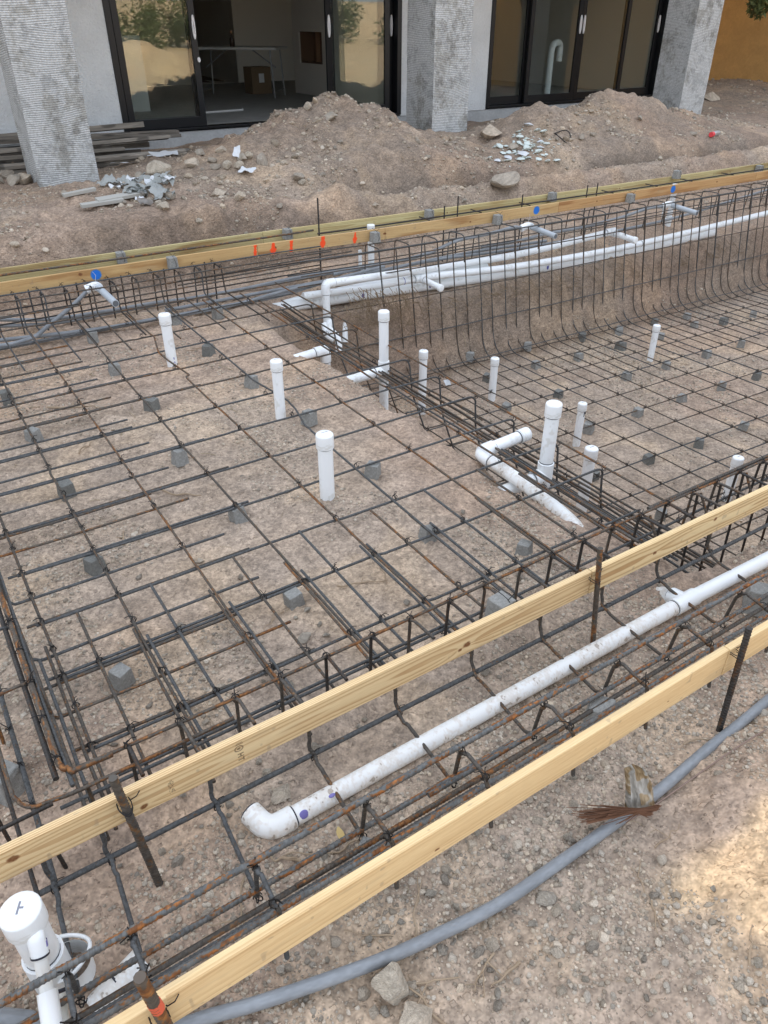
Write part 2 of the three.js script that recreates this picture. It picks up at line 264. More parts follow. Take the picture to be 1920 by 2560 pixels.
// stones: a few lumpy shapes
function stoneGeo(sd, detail = 1, flat = 0.7) {
  const g = new THREE.IcosahedronGeometry(1, detail), p = g.attributes.position;
  const cuts = []; for (let k = 0; k < (detail > 1 ? 15 : 9); k++) cuts.push([new THREE.Vector3(hash(sd, k) - 0.5, hash(sd, k + 20) - 0.5, hash(sd, k + 40) - 0.5).normalize(), (detail > 1 ? 0.48 : 0.58) + 0.34 * hash(sd, k + 60)]);
  const sx = 0.8 + 0.5 * hash(sd, 91), sz = 0.75 + 0.5 * hash(sd, 92), a = new THREE.Vector3();
  for (let i = 0; i < p.count; i++) {
    a.fromBufferAttribute(p, i); for (const [n, d] of cuts) { const e = a.dot(n) - d; if (e > 0) a.addScaledVector(n, -e * 0.97); }
    const r = 1 + (detail > 1 ? 0.09 * (vn(a.x * 3.1 + sd, a.y * 3.1 + a.z * 2.3) - 0.5) + 0.05 * (vn(a.x * 9 + a.z * 7, a.y * 9 + sd) - 0.5) : 0);
    p.setXYZ(i, a.x * sx * r, a.y * flat * r, a.z * sz * r);
  }
  const u = g.attributes.uv; for (let i = 0; i < p.count; i++) u.setXY(i, p.getX(i) * 0.5 + p.getY(i) * 0.35, p.getZ(i) * 0.5 + p.getY(i) * 0.35);
  g.computeVertexNormals(); return detail > 1 ? toCreasedNormals(g, 0.32) : g;
}
{
  const kinds = [0, 1, 2, 3, 4].map(k => stoneGeo(k + 1, k < 3 ? 1 : 0, 0.62 + 0.06 * k));
  const lists = kinds.map(() => []);
  const put = (u, v, s, k) => lists[k].push([u, v, s]);
  const scatter = (u0, u1, v0, v1, n, s0, s1, pw, clump) => {
    for (let i = 0; i < n; i++) {
      const u = rr(u0, u1), v = rr(v0, v1), c = fbm(u * 2.2 + 70, v * 2.2 + 13, 3), c2 = vn(u * 9 + 1, v * 9);
      if (rnd() > cl((c - 0.50) * clump * 1.5 + 0.26 * c2 + 0.08)) continue;
      if (u > 1.15 && v < 0.5 && rnd() < 0.75 * S(1.1, 1.35, u) * (1 - S(0.35, 0.5, v))) continue;
      put(u, v, (s0 + (s1 - s0) * Math.pow(rnd(), pw)) * 0.5, Math.floor(rnd() * 5));
    }
  };
  scatter(-0.7, 2.9, 0.1, 1.3, 95000, 0.0026, 0.015, 5, 4.2);
  scatter(-0.7, 2.9, 0.1, 1.3, 4000, 0.011, 0.027, 3.5, 4.2);
  scatter(-0.5, 2.2, 1.3, 3.2, 70000, 0.003, 0.015, 5, 4);
  scatter(-0.5, 2.2, 1.3, 3.2, 3500, 0.011, 0.024, 3.5, 4);
  scatter(-0.5, 2.2, 3.2, 5.9, 44000, 0.0045, 0.018, 5, 4);
  scatter(2.2, 5.5, 1.3, 4.9, 52000, 0.0055, 0.024, 5.5, 3.5);
  scatter(5.5, 10.5, 2.2, 4.9, 26000, 0.009, 0.030, 6, 3);
  scatter(2.2, 10, 5.2, 6.6, 13000, 0.008, 0.030, 6, 3);
  scatter(-1, 5.8, 6.0, 8.6, 15000, 0.009, 0.045, 7, 3.5);
  scatter(5.8, 13, 6.3, 9.4, 12000, 0.011, 0.05, 7, 3.5);
  scatter(12, 17, 7, 12.5, 3000, 0.018, 0.09, 6, 3);
  scatter(2.6, 6.4, 6.9, 9.0, 1500, 0.02, 0.085, 4, 3.5);
  scatter(6.6, 11, 6.9, 8.8, 1300, 0.02, 0.085, 4, 3.5);
  scatter(-0.5, 4.4, 6.1, 7.2, 1200, 0.015, 0.07, 4, 3.5);
  const q = new THREE.Quaternion(), e = new THREE.Euler(), m = new THREE.Matrix4(), c = new THREE.Color();
  lists.forEach((list, k) => {
    const im = new THREE.InstancedMesh(kinds[k], M.stone, list.length); im.name = numbered('gravel'); im.castShadow = im.receiveShadow = true;
    list.forEach(([u, v, s], i) => {
      const y = height(u, v); q.setFromEuler(e.set(rr(-0.5, 0.5), rr(0, 6.3), rr(-0.5, 0.5)));
      m.compose(P3(u, y + s * rr(-0.15, 0.35), v), q, new THREE.Vector3(s * rr(0.85, 1.2), s * rr(0.8, 1.1), s)); im.setMatrixAt(i, m);
      const t = rr(0.38, 0.92) * (rnd() < 0.06 ? 1.2 : 1), w = rnd(); im.setColorAt(i, c.setRGB(t * lerp(1.02, 1.08, w), t * lerp(0.945, 0.93, w), t * lerp(0.83, 0.74, w)));
    });
    tag(im, 'small grey and tan gravel strewn over the soil', 'gravel', 'loose gravel on the ground', 'stuff'); scene.add(im);
  });
}
// stones large enough to pick up: [x, y on the 1659 px copy, size m, plane height]; they rest on the ground
const bigStones = [0, 1, 2, 3].map(k => stoneGeo(k + 31, 3, 0.72));
M.rocks = [[0.36, 0.335, 0.30], [0.42, 0.385, 0.335], [0.33, 0.30, 0.265], [0.47, 0.42, 0.36]].map(c => std(lin(...c.map((q, i) => q * [1.8, 1.8, 1.76][i])), 0.92, { map: M.stone.map, bumpMap: M.stoneBump, bumpScale: 0.004 }));
function groundHit(px, py) {                                           // march the pixel's ray to the soil
  const d = ray(px, py).normalize(), p = camera.position.clone(); let t = 0.5;
  for (; t < 30; t += 0.01) { p.copy(camera.position).addScaledVector(d, t); if (p.y < height(p.x, -p.z)) break; }
  return p;
}
const gHit = (x, y) => groundHit(x * K, y * K);
function rock(p, s, k, label, group, name = 'rock', flat = 1) {
  const m = single(name, bigStones[k % 4], M.rocks[(k * 7 + 1) % 4], label, 'rock', group);
  m.position.set(p.x, height(p.x, -p.z) + s * 0.16 * flat, p.z); m.rotation.set(rr(-0.35, 0.35), rr(0, 6.3), rr(-0.35, 0.35)); m.scale.set(s * 0.5 * rr(0.9, 1.2), s * 0.5 * flat, s * 0.5); return m;
}
// ---------------------------------------------------------------- the house
const FLOOR = 0.27, VH = 10.1;
M.stucco = std(0xffffff, 0.93, { map: texture(512, 512, (x, y) => { const c = 0.83 + 0.05 * (0.5 * vnp(x * 60, y * 60, 60) + 0.5 * vnp(x * 150, y * 150, 150)) + 0.05 * (vnp(x * 5, y * 5, 5) - 0.5); return [c * 0.985, c, c * 1.0]; }), bumpMap: grey(512, 512, (x, y) => 0.6 * vnp(x * 70, y * 70, 70) + 0.4 * vnp(x * 140, y * 140, 140)), bumpScale: 0.007 });
M.curb = std(0xffffff, 0.9, { map: texture(256, 256, (x, y) => { const c = 0.70 + 0.10 * (0.5 * vnp(x * 8, y * 8, 8) + 0.5 * vnp(x * 50, y * 50, 50) - 0.5); return [c * 0.985, c, c]; }), bumpMap: M.concrete.bumpMap, bumpScale: 0.003 });
M.alu = std(lin(0.012, 0.013, 0.015), 0.38, { metalness: 0.35 });
M.glass = new THREE.MeshPhysicalMaterial({ color: lin(0.93, 0.96, 0.95), roughness: 0.0, transmission: 1, thickness: 0, ior: 1.52 });
M.drywall = std(lin(0.64, 0.60, 0.53), 0.95);
M.floor = std(lin(0.72, 0.7, 0.67), 0.8, { map: M.curb.map });
M.dark = std(lin(0.03, 0.026, 0.022), 0.9);
M.whiteMetal = std(lin(0.8, 0.8, 0.8), 0.35);
M.orange = std(0xffffff, 0.93, { map: texture(512, 512, (x, y) => { const c = 0.93 + 0.12 * (0.45 * vnp(x * 6, y * 6, 6) + 0.3 * vnp(x * 25, y * 25, 25) + 0.25 * vnp(x * 90, y * 90, 90) - 0.5); return [0.86 * c, 0.69 * c, 0.44 * c]; }), bumpMap: grey(512, 512, (x, y) => 0.5 * vnp(x * 30, y * 30, 30) + 0.5 * vnp(x * 90, y * 90, 90)), bumpScale: 0.01 });
// metre-true uv on a box made of world coordinates
function worldUV(g, s = 1) { const p = g.attributes.position, n = g.attributes.normal, u = g.attributes.uv; for (let i = 0; i < p.count; i++) { const ax = Math.abs(n.getX(i)), ay = Math.abs(n.getY(i)); if (ay > 0.7) u.setXY(i, p.getX(i) * s, p.getZ(i) * s); else if (ax > 0.7) u.setXY(i, p.getZ(i) * s, p.getY(i) * s); else u.setXY(i, p.getX(i) * s, p.getY(i) * s); } return g; }
const wbox = (...a) => worldUV(box(...a));
{
  const h = thing('house', 'house with pale grey stucco wall and black framed sliding doors', 'house');
  part(h, 'wall', wbox(-4, 2.84, FLOOR - 0.02, 2.75, VH - 0.06, VH + 0.18), M.stucco);
  part(h, 'wall', wbox(6.83, 8.40, FLOOR - 0.02, 2.75, VH - 0.06, VH + 0.18), M.stucco);
  part(h, 'wall', wbox(12.27, 12.62, FLOOR - 0.02, 2.75, VH - 0.06, VH + 0.18), M.stucco);
  part(h, 'foundation', wbox(-4, 12.6, -0.6, FLOOR - 0.022, VH - 0.045, VH + 0.3), M.curb);
  part(h, 'floor_slab', wbox(-4, 12.6, 0.0, FLOOR, VH + 0.302, 17), M.floor);
  part(h, 'threshold_slab', wbox(-4, 12.6, 0.05, FLOOR - 0.004, VH + 0.1, VH + 0.3), M.floor);
  // inside
  part(h, 'back_wall', merge([wbox(-4, 6.45, FLOOR + 0.002, 2.75, 17.002, 17.2), wbox(7.4, 12.6, FLOOR + 0.002, 2.75, 17.002, 17.2), wbox(6.452, 7.398, 2.3, 2.75, 17.002, 17.2)]), M.drywall);
  part(h, 'hallway', merge([wbox(6.2, 6.45, FLOOR, 2.75, 17.202, 20), wbox(7.4, 7.65, FLOOR, 2.75, 17.202, 20), wbox(6.2, 7.65, FLOOR, 2.75, 20.002, 20.2), wbox(6.2, 7.65, 2.752, 2.9, 17.202, 20.2), wbox(6.2, 7.65, 0.1, FLOOR - 0.002, 17.202, 20.2)]), M.drywall);
  part(h, 'side_wall', wbox(12.42, 12.62, FLOOR + 0.002, 2.75, VH + 0.182, 17), M.drywall);
  part(h, 'side_wall', wbox(-4.2, -4.0, FLOOR + 0.002, 2.75, VH - 0.06, 17.2), M.drywall);
  part(h, 'partition', wbox(7.55, 7.7, FLOOR + 0.002, 2.75, VH + 0.182, 14.1), M.drywall);
  part(h, 'ceiling', wbox(-4.2, 12.62, 2.752, 2.9, VH - 0.06, 17.2), M.drywall);
  part(h, 'added_shade_block', wbox(-9, 19, 2.902, 6.7, VH - 0.05, 18), M.stucco);  // unseen mass added above the house to keep the sun off the pool
  part(h, 'header', wbox(2.84, 6.83, 2.42, 2.75, VH - 0.05, VH + 0.18), M.stucco);
  part(h, 'header', wbox(8.40, 12.27, 2.42, 2.75, VH - 0.05, VH + 0.18), M.stucco);
  part(h, 'porch_roof', wbox(-3, 12.6, 2.95, 3.25, 8.1, VH - 0.055), M.stucco);
  // fireplace breast with an unfinished dark firebox, and a dark doorway at the back
  const fbw = part(h, 'fireplace', merge([wbox(7.25, 7.549, FLOOR + 0.002, 2.75, VH + 0.19, 13.04), wbox(7.25, 7.549, FLOOR + 0.002, 0.755, 13.041, 13.86), wbox(7.25, 7.549, 1.225, 2.75, 13.041, 13.86), wbox(7.25, 7.549, FLOOR + 0.002, 2.75, 13.861, 14.1)]), M.drywall);
  const brown = std(lin(0.16, 0.09, 0.05), 0.85);
  part(fbw, 'firebox', merge([wbox(7.53, 7.545, 0.757, 1.223, 13.043, 13.858), wbox(7.27, 7.528, 0.757, 0.77, 13.043, 13.858), wbox(7.27, 7.528, 0.772, 1.223, 13.043, 13.056), wbox(7.27, 7.528, 0.772, 1.223, 13.845, 13.857)]), brown);
  for (const v of [13.3, 13.6]) part(fbw, 'stud', wbox(7.46, 7.525, 0.772, 1.222, v, v + 0.045), std(lin(0.34, 0.2, 0.11), 0.8));
}
// sliding doors: frames, stiles, panes, handles
function doorPanel(parent, u0, u1, v, handleU, lock) {
  const y0 = FLOOR + 0.025, y1 = 2.40, s = 0.075;
  const p = part(parent, 'sash', merge([rbox(u0, u0 + s, y0, y1, v - 0.02, v + 0.02, 0.003), rbox(u1 - s, u1, y0, y1, v - 0.02, v + 0.02, 0.003), rbox(u0 + s - 0.002, u1 - s + 0.002, y0, y0 + 0.11, v - 0.019, v + 0.019, 0.003), rbox(u0 + s - 0.002, u1 - s + 0.002, y1 - s, y1, v - 0.019, v + 0.019, 0.003)]), M.alu);
  part(p, 'pane', box(u0 + s - 0.004, u1 - s + 0.004, y0 + 0.106, y1 - s + 0.004, v - 0.004, v + 0.004), M.glass);
  if (handleU) {
    const hs = new THREE.Shape(); hs.absellipse(0, 0, 0.016, 0.12, 0, Math.PI * 2); const hole = new THREE.Path(); hole.absellipse(0, -0.005, 0.007, 0.075, 0, Math.PI * 2); hs.holes.push(hole);
    const g = new THREE.ExtrudeGeometry(hs, { depth: 0.018, bevelEnabled: true, bevelSize: 0.003, bevelThickness: 0.003, bevelSegments: 1, curveSegments: 14 }); g.translate(handleU, FLOOR + 1.07, -(v - 0.024));
    part(p, 'handle', g, M.whiteMetal);
    if (lock) { const k = new THREE.CylinderGeometry(0.018, 0.018, 0.02, 14); k.rotateX(Math.PI / 2); k.scale(1, 1.5, 1); k.translate(handleU + 0.02, FLOOR + 0.74, -(v - 0.03)); part(p, 'lock', k, M.whiteMetal); }
  }
}
function slider(u0, u1, label, panels) {
  const d = thing('sliding_door', label, 'door', 'black sliding glass doors of the house');
  part(d, 'frame', merge([rbox(u0, u0 + 0.07, FLOOR, 2.42, VH - 0.075, VH + 0.1, 0.004), rbox(u1 - 0.07, u1, FLOOR, 2.42, VH - 0.075, VH + 0.1, 0.004), rbox(u0 + 0.068, u1 - 0.068, 2.402, 2.419, VH - 0.07, VH + 0.095, 0.003)]), M.alu);
  part(d, 'sill', rbox(u0 + 0.068, u1 - 0.068, FLOOR - 0.003, FLOOR + 0.022, VH - 0.08, VH + 0.098, 0.004), M.alu);
  for (const p of panels) doorPanel(d, ...p);
}
slider(2.842, 6.828, 'black framed sliding glass doors pushed open onto the unfinished room', [[2.915, 3.88, VH + 0.06], [2.925, 3.90, VH - 0.02, 3.865, true], [5.665, 6.65, VH - 0.02, 5.70], [5.75, 6.755, VH + 0.06, 6.72]]);
slider(8.402, 12.268, 'closed black framed sliding glass doors between middle and right columns', [[8.475, 9.26, VH + 0.06], [9.20, 10.27, VH - 0.02, 10.235], [10.275, 11.36, VH - 0.02, 10.31], [11.32, 12.195, VH + 0.06, 12.16]]);
// columns: grey scratch coat combed in level strokes
function scratchMat(sd, white) {
  const tone = (x, y) => { const Y = y * 3, X = x * 2.24, wav = 0.5 * vnp(x * 8 + sd, y * 8, 8, 8), pass = Math.floor(Y / 0.3 + 0.7 * vnp(x * 8, sd + 1, 8, 8)), line = Y * 56 + 1.4 * Math.sin(X * 4 + pass * 2.1) + wav * 2.2; const f = line - Math.floor(line); return [S(0.12, 0.4, f) * (1 - S(0.7, 0.95, f)), pass]; };
  const map = texture(512, 1024, (x, y) => {
    const [l] = tone(x, y), n = 0.45 * vnp(x * 10 + sd, y * 8 + sd, 10, 8) + 0.3 * vnp(x * 30, y * 26 + sd, 30, 26) + 0.25 * vnp(x * 100, y * 100, 100), w = white * S(0.30, 0.56, n + 0.08), grit = vnp(x * 256, y * 400, 256, 400);
    const rub = S(0.5, 0.72, 0.4 * vnp(x * 14 + 3, y * 22 + sd, 14, 22) + 0.35 * vnp(x * 40, y * 60 + sd, 40, 60) + 0.25 * vnp(x * 110, y * 160, 110, 160)), k = lerp(0.57, 0.64, l * (1 - 0.8 * rub)) + w * lerp(0.08, 0.20, l) - 0.05 * rub + 0.13 * (grit - 0.5) + 0.05 * (vnp(x * 4, y * 5 + sd, 4, 5) - 0.5); return [k * lerp(1.0, 0.985, w), k, k * lerp(0.965, 1.0, w)];
  });
  const bump = grey(512, 1024, (x, y) => 0.7 * tone(x, y)[0] + 0.3 * vnp(x * 256, y * 400, 256, 400));
  return std(0xffffff, 0.94, { map, bumpMap: bump, bumpScale: 0.004 });
}
function column(u0, u1, v0, v1, yb, mat, label) {
  const c = thing('column', label, 'column', 'scratch coated porch columns');
  const g = new THREE.BoxGeometry(u1 - u0, 2.95 - yb, v1 - v0, 6, 24, 6), p = g.attributes.position, n = g.attributes.normal, uv = g.attributes.uv;
  for (let i = 0; i < p.count; i++) {
    const x = p.getX(i), y = p.getY(i), z = p.getZ(i), ax = Math.abs(n.getX(i)) > 0.5;
    uv.setXY(i, ((ax ? z + 0.9 : x) + 1.12) / 2.24, (y + 1.5) / 3);
    p.setXYZ(i, x + 0.004 * (vn(y * 4 + u0, z * 5) - 0.5), y, z + 0.004 * (vn(y * 4, x * 5 + u0) - 0.5));
  }
  g.translate((u0 + u1) / 2, (2.95 + yb) / 2, -(v0 + v1) / 2); part(c, 'shaft', g, scratchMat(mat, 0.8));
  part(c, 'footing', wbox(u0 + 0.05, u1 - 0.07, -0.5, yb - 0.001, v0 + 0.06, v1 - 0.05), M.curb);
}
column(1.455, 2.02, 8.3, 8.85, 0.015, 1, 'grey scratch coated square column in front of the stacked lumber');
column(6.115, 6.665, 8.3, 8.86, 0.0, 5, 'grey scratch coated square column between the two glass doors');
column(10.75, 11.30, 8.3, 8.84, 0.0, 9, 'grey scratch coated square column near the orange wall');
// garden wall of the neighbour
{
  const w = thing('garden_wall', 'orange stucco garden wall beyond the right column', 'wall');
  part(w, 'wall', wbox(17.2, 17.5, -0.3, 2.6, -0.6, 24), M.orange);
}
// folding table with a bottle, a carton and bits inside the room
{
  const y = FLOOR + 0.002, c = P3(6.05, y, 13.75), T = thing('folding_table', 'white folding table standing inside the open room', 'table', undefined, c.clone()); T.rotation.y = -0.75;
  const tw = std(lin(0.55, 0.55, 0.52), 0.6), tl = std(lin(0.3, 0.3, 0.3), 0.5, { metalness: 0.4 });
  part(T, 'tabletop', rbox(-0.8, 0.75, 0.71, 0.75, -0.36, 0.36, 0.015), tw);
  for (const s of [-1, 1]) { part(T, 'leg', sweep([new THREE.Vector3(s * 0.62, 0.71, -0.28), new THREE.Vector3(s * 0.66, 0.02, -0.3)], 0.014), tl); part(T, 'leg', sweep([new THREE.Vector3(s * 0.62, 0.71, 0.28), new THREE.Vector3(s * 0.66, 0.02, 0.3)], 0.014), tl); part(T, 'brace', sweep([new THREE.Vector3(s * 0.62, 0.45, 0), new THREE.Vector3(s * 0.22, 0.71, 0)], 0.01), tl); part(T, 'brace', sweep([new THREE.Vector3(s * 0.655, 0.12, -0.3), new THREE.Vector3(s * 0.655, 0.12, 0.3)], 0.01), tl); }
  const card = std(lin(0.21, 0.145, 0.085), 0.9);
  const b = thing('cardboard_carton', 'brown cardboard carton under the folding table', 'carton', undefined, P3(6.62, y, 14.35));
  part(b, 'body', rbox(-0.19, 0.19, 0, 0.42, -0.17, 0.17, 0.006), card); part(b, 'shipping_label', box(-0.05, 0.05, 0.18, 0.32, -0.1745, -0.171), std(lin(0.7, 0.7, 0.68), 0.7));
  const bt = thing('bottle', 'small dark bottle on the folding table', 'bottle', undefined, P3(c.x - 0.12, y + 0.751, -c.z));
  part(bt, 'body', new THREE.LatheGeometry([[0, 0], [0.04, 0], [0.04, 0.1], [0.016, 0.15], [0.016, 0.19], [0, 0.19]].map(q => new THREE.Vector2(...q)), 16), std(lin(0.05, 0.03, 0.02), 0.3)); part(bt, 'cap', new THREE.CylinderGeometry(0.018, 0.018, 0.03, 14).translate(0, 0.206, 0), std(lin(0.6, 0.3, 0.15), 0.5));
  const dpl = onY(480 * K, 243 * K, y); single('trim_offcut', sweep(densify([P3(dpl.x - 0.28, y + 0.012, -dpl.z), P3(dpl.x + 0.35, y + 0.012, -dpl.z + 0.05), P3(dpl.x + 0.42, y + 0.012, -dpl.z + 0.22)], 0.1), 0.014, 6), std(lin(0.7, 0.7, 0.68), 0.6), 'white trim offcut lying on the concrete floor inside the open door', 'offcut');
  // leaning drywall sheet seen through the left pane, rack behind the right doors, bent pipe added there as a reflection
  single('drywall_sheet', rbox(3.1, 3.95, y, y + 0.95, 12.4, 12.43, 0.003).rotateY(0), std(lin(0.55, 0.55, 0.53), 0.9), 'pale drywall sheet propped up behind the left glass pane', 'sheet');
  const g0 = onV(1185 * K, 168 * K, 11.2);
  const gp = [P3(g0.x, FLOOR + 0.002, 11.2), P3(g0.x, 1.05, 11.2), P3(g0.x + 0.3, 1.07, 11.3), P3(g0.x + 0.3, 0.78, 11.3)];
  single('reflection_pipe', sweep(fillet(gp, 0.14, 6), 0.055, 14), M.pvc, 'added white gooseneck pipe standing in for a reflection in the closed glass doors', 'pipe');
  for (const [u, hgt] of [[9.35, 1.6], [9.55, 1.4]]) single('leaning_plank', rbox(u, u + 0.12, y, y + hgt, 12.2, 12.24, 0.004), std(lin(0.4, 0.4, 0.38), 0.8), 'grey plank standing upright behind the closed glass doors', 'plank', 'planks inside the closed room');
}
// ---------------------------------------------------------------- form boards
const blueDot = x => ({ x, y: 0.078, c: [0.06, 0.42, 0.82], f: (a, b) => { const d = Math.hypot(a, b) + 0.006 * (vn(a * 300, b * 300) - 0.5); return d < 0.032 ? 1 : 0.75 * (1 - S(0.03, 0.042, d)) * (0.5 + vn(a * 900, b * 900)); } });
const orangeBar = (x, w = 0.012, blob = 0) => ({ x, y: 0.082, c: [1.0, 0.30, 0.10], f: (a, b) => { const ww = w * (0.7 + 0.6 * vn(b * 120 + x * 9, 3)) + blob * 0.018 * Math.exp(-Math.pow((b - 0.012) / 0.016, 2)); return Math.abs(b) < 0.043 ? 1 - S(ww * 0.75, ww * 1.15, Math.abs(a + b * 0.1)) : 0; } });
const ink = (x, y, f) => ({ x, y, c: [0.28, 0.22, 0.15], f });
const rect = (a, b, x0, x1, y0, y1) => a > x0 && a < x1 && b > y0 && b < y1;
// the heat treatment stamp: an oval, a line and the letters HT read along the board
const stamp = x => ink(x, 0.08, (a, b0) => { const b = -b0;
  let k = 0; const d = Math.hypot((a + 0.004) / 1.2, b - 0.014); if (Math.abs(d - 0.0085) < 0.0016 || d < 0.004) k = 0.75; if (rect(a, b, -0.012, 0.008, 0.027, 0.0295) || rect(a, b, -0.010, 0.006, 0.032, 0.034)) k = 0.6;
  const A = a + 0.010, B = -b; // letters stand across the board
  if (rect(B, A, 0.004, 0.007, 0, 0.016) || rect(B, A, 0.014, 0.017, 0, 0.016) || rect(B, A, 0.004, 0.017, 0.0065, 0.0095) || rect(B, A, 0.020, 0.032, 0.013, 0.016) || rect(B, A, 0.0245, 0.0275, 0, 0.016)) k = 0.85;
  return k * (0.6 + 0.4 * vn(a * 1500, b * 1500)); });
const scribble = x => ink(x, 0.085, (a, b) => (Math.abs(b) < 0.022 && Math.abs(a) < 0.007 && vn(a * 700, b * 500 + 3) > 0.55 ? 0.5 : 0));
const pine = [0.865, 0.755, 0.57];
const boardMats = [
  woodMat({ tone: pine, grain: 0.27, sd: 1, knots: [[1.81, 0.09, 0.017], [1.785, 0.098, 0.010], [0.59, 0.07, 0.016], [0.865, 0.105, 0.012]], marks: [stamp(1.11), scribble(0.935)] }),
  woodMat({ tone: [0.87, 0.765, 0.575], grain: 0.42, sd: 2, knots: [[0.30, 0.085, 0.012], [0.61, 0.062, 0.013]] }),
  woodMat({ tone: [0.87, 0.755, 0.56], grain: 0.16, sd: 3, knots: [[0.60, 0.11, 0.007], [1.36, 0.10, 0.004]] }),
  woodMat({ tone: [0.76, 0.63, 0.43], grain: 0.30, sd: 4, dirt: 0.25, knots: [[1.73, 0.06, 0.018], [2.37, 0.09, 0.010], [0.8, 0.07, 0.012]], marks: [blueDot(1.83), orangeBar(3.025)] }),
  woodMat({ tone: [0.77, 0.645, 0.45], grain: 0.34, sd: 5, dirt: 0.3, knots: [[0.14, 0.08, 0.02], [1.1, 0.08, 0.014], [1.98, 0.09, 0.012]], marks: [orangeBar(0.125, 0.012, 0.9), orangeBar(0.275), orangeBar(0.545, 0.016, 0.4), orangeBar(0.83, 0.008, 0.8), blueDot(2.745)] }),
  woodMat({ tone: [0.75, 0.595, 0.40], grain: 0.42, sd: 6, dirt: 0.25, knots: [[0.5, 0.08, 0.012], [2.3, 0.07, 0.014]], marks: [blueDot(1.60)] }),
  woodMat({ tone: [0.74, 0.69, 0.50], grain: 0.36, sd: 7, dirt: 0.3, knots: [[0.9, 0.08, 0.012]] }),
  woodMat({ tone: [0.775, 0.72, 0.52], grain: 0.4, sd: 8, dirt: 0.22, knots: [[2.1, 0.08, 0.012]] }),
];
// a length of 2x4 on edge, its near top arris from (u0, v0) to (u1, v1); texture starts at s0 metres
function board(u0, v0, u1, v1, mat, s0, label, group, h = 0.089, t = 0.021, yTop = 0) {
  const L = Math.hypot(u1 - u0, v1 - v0), g = new RoundedBoxGeometry(L, h, t, 2, 0.0022), p = g.attributes.position, n = g.attributes.normal, uv = g.attributes.uv;
  for (let i = 0; i < p.count; i++) { const x = p.getX(i), y = p.getY(i), z = p.getZ(i), top = Math.abs(n.getY(i)) > 0.6; uv.setXY(i, (x + L / 2 + s0) / 3.2, top ? (z / t + 0.5) * 0.295 : (0.038 + (h / 2 - y)) / 0.127); }
  const m = single('form_board', g, mat, label, 'board', group); const dir = Math.atan2(v1 - v0, u1 - u0);
  m.position.copy(P3((u0 + u1) / 2 - Math.sin(dir) * t / 2, yTop - h / 2, (v0 + v1) / 2 + Math.cos(dir) * t / 2)); m.rotation.y = dir; return m;
}
board(-0.75, 1.19, 1.555, 1.192, boardMats[0], 0, 'pale pine form board with HT stamp beside the wide rebar trench', 'near form boards');
board(1.557, 1.190, 4.4, 1.185, boardMats[1], 0, 'pale pine form board with bold grain over the near deep end wall', 'near form boards');
board(-0.38, 0.737, 1.615, 0.74, boardMats[2], -0.4, 'smooth pale pine form board nearest the long grey conduit', 'near form boards', 0.098);
board(1.617, 0.738, 4.2, 0.73, boardMats[2], 0.9, 'smooth pale pine form board continuing past the tied rebar stake', 'near form boards', 0.098);
const backIn = u => 5.475 + backShift(u), backOut = u => 5.835 + backShift(u) * 1.15;
const bp = [[-0.65, 2.395, 3, 0, 'tan form board with one blue dot and two orange marks above left light niche'], [2.397, 5.42, 4, 0, 'tan form board with orange marks and blue dot above the white pipes'], [5.422, 8.4, 5, 0, 'orange brown form board with blue dot above the right conduit stub'], [8.402, 11.4, 5, 1.1, 'orange brown form board running out past the far deep end']];
for (const [a, b, m, s, l] of bp) { if (m === 4) { board(a, backIn(a), 3.5, backIn(3.5), boardMats[m], s, l, 'far inner form boards'); board(3.502, backIn(3.5), b, backIn(b), boardMats[m], s + 1.1, 'tan form board with brown knots and a blue dot above the middle stub', 'far inner form boards'); } else board(a, backIn(a), b, backIn(b), boardMats[m], s, l, 'far inner form boards'); }
const bo = [[-0.7, 2.6, 6, 0, 'greenish treated form board behind the left light niche'], [2.602, 5.3, 7, 0.3, 'greenish treated form board beside the loose spoil ridge'], [5.302, 8.1, 7, 0.8, 'greenish treated form board along the trench edge'], [8.102, 11.2, 6, 0.6, 'greenish treated form board at the far end of the pool']];
for (const [a, b, m, s, l] of bo) { const mid = (a + b) / 2; board(a, backOut(a), b, backOut(b), boardMats[m], s, l, 'far outer form boards'); }

// ---------------------------------------------------------------- reinforcing steel
const jit = s => rr(-s, s);
const barOffset = () => Math.floor(rnd() * 100) / 7.3;
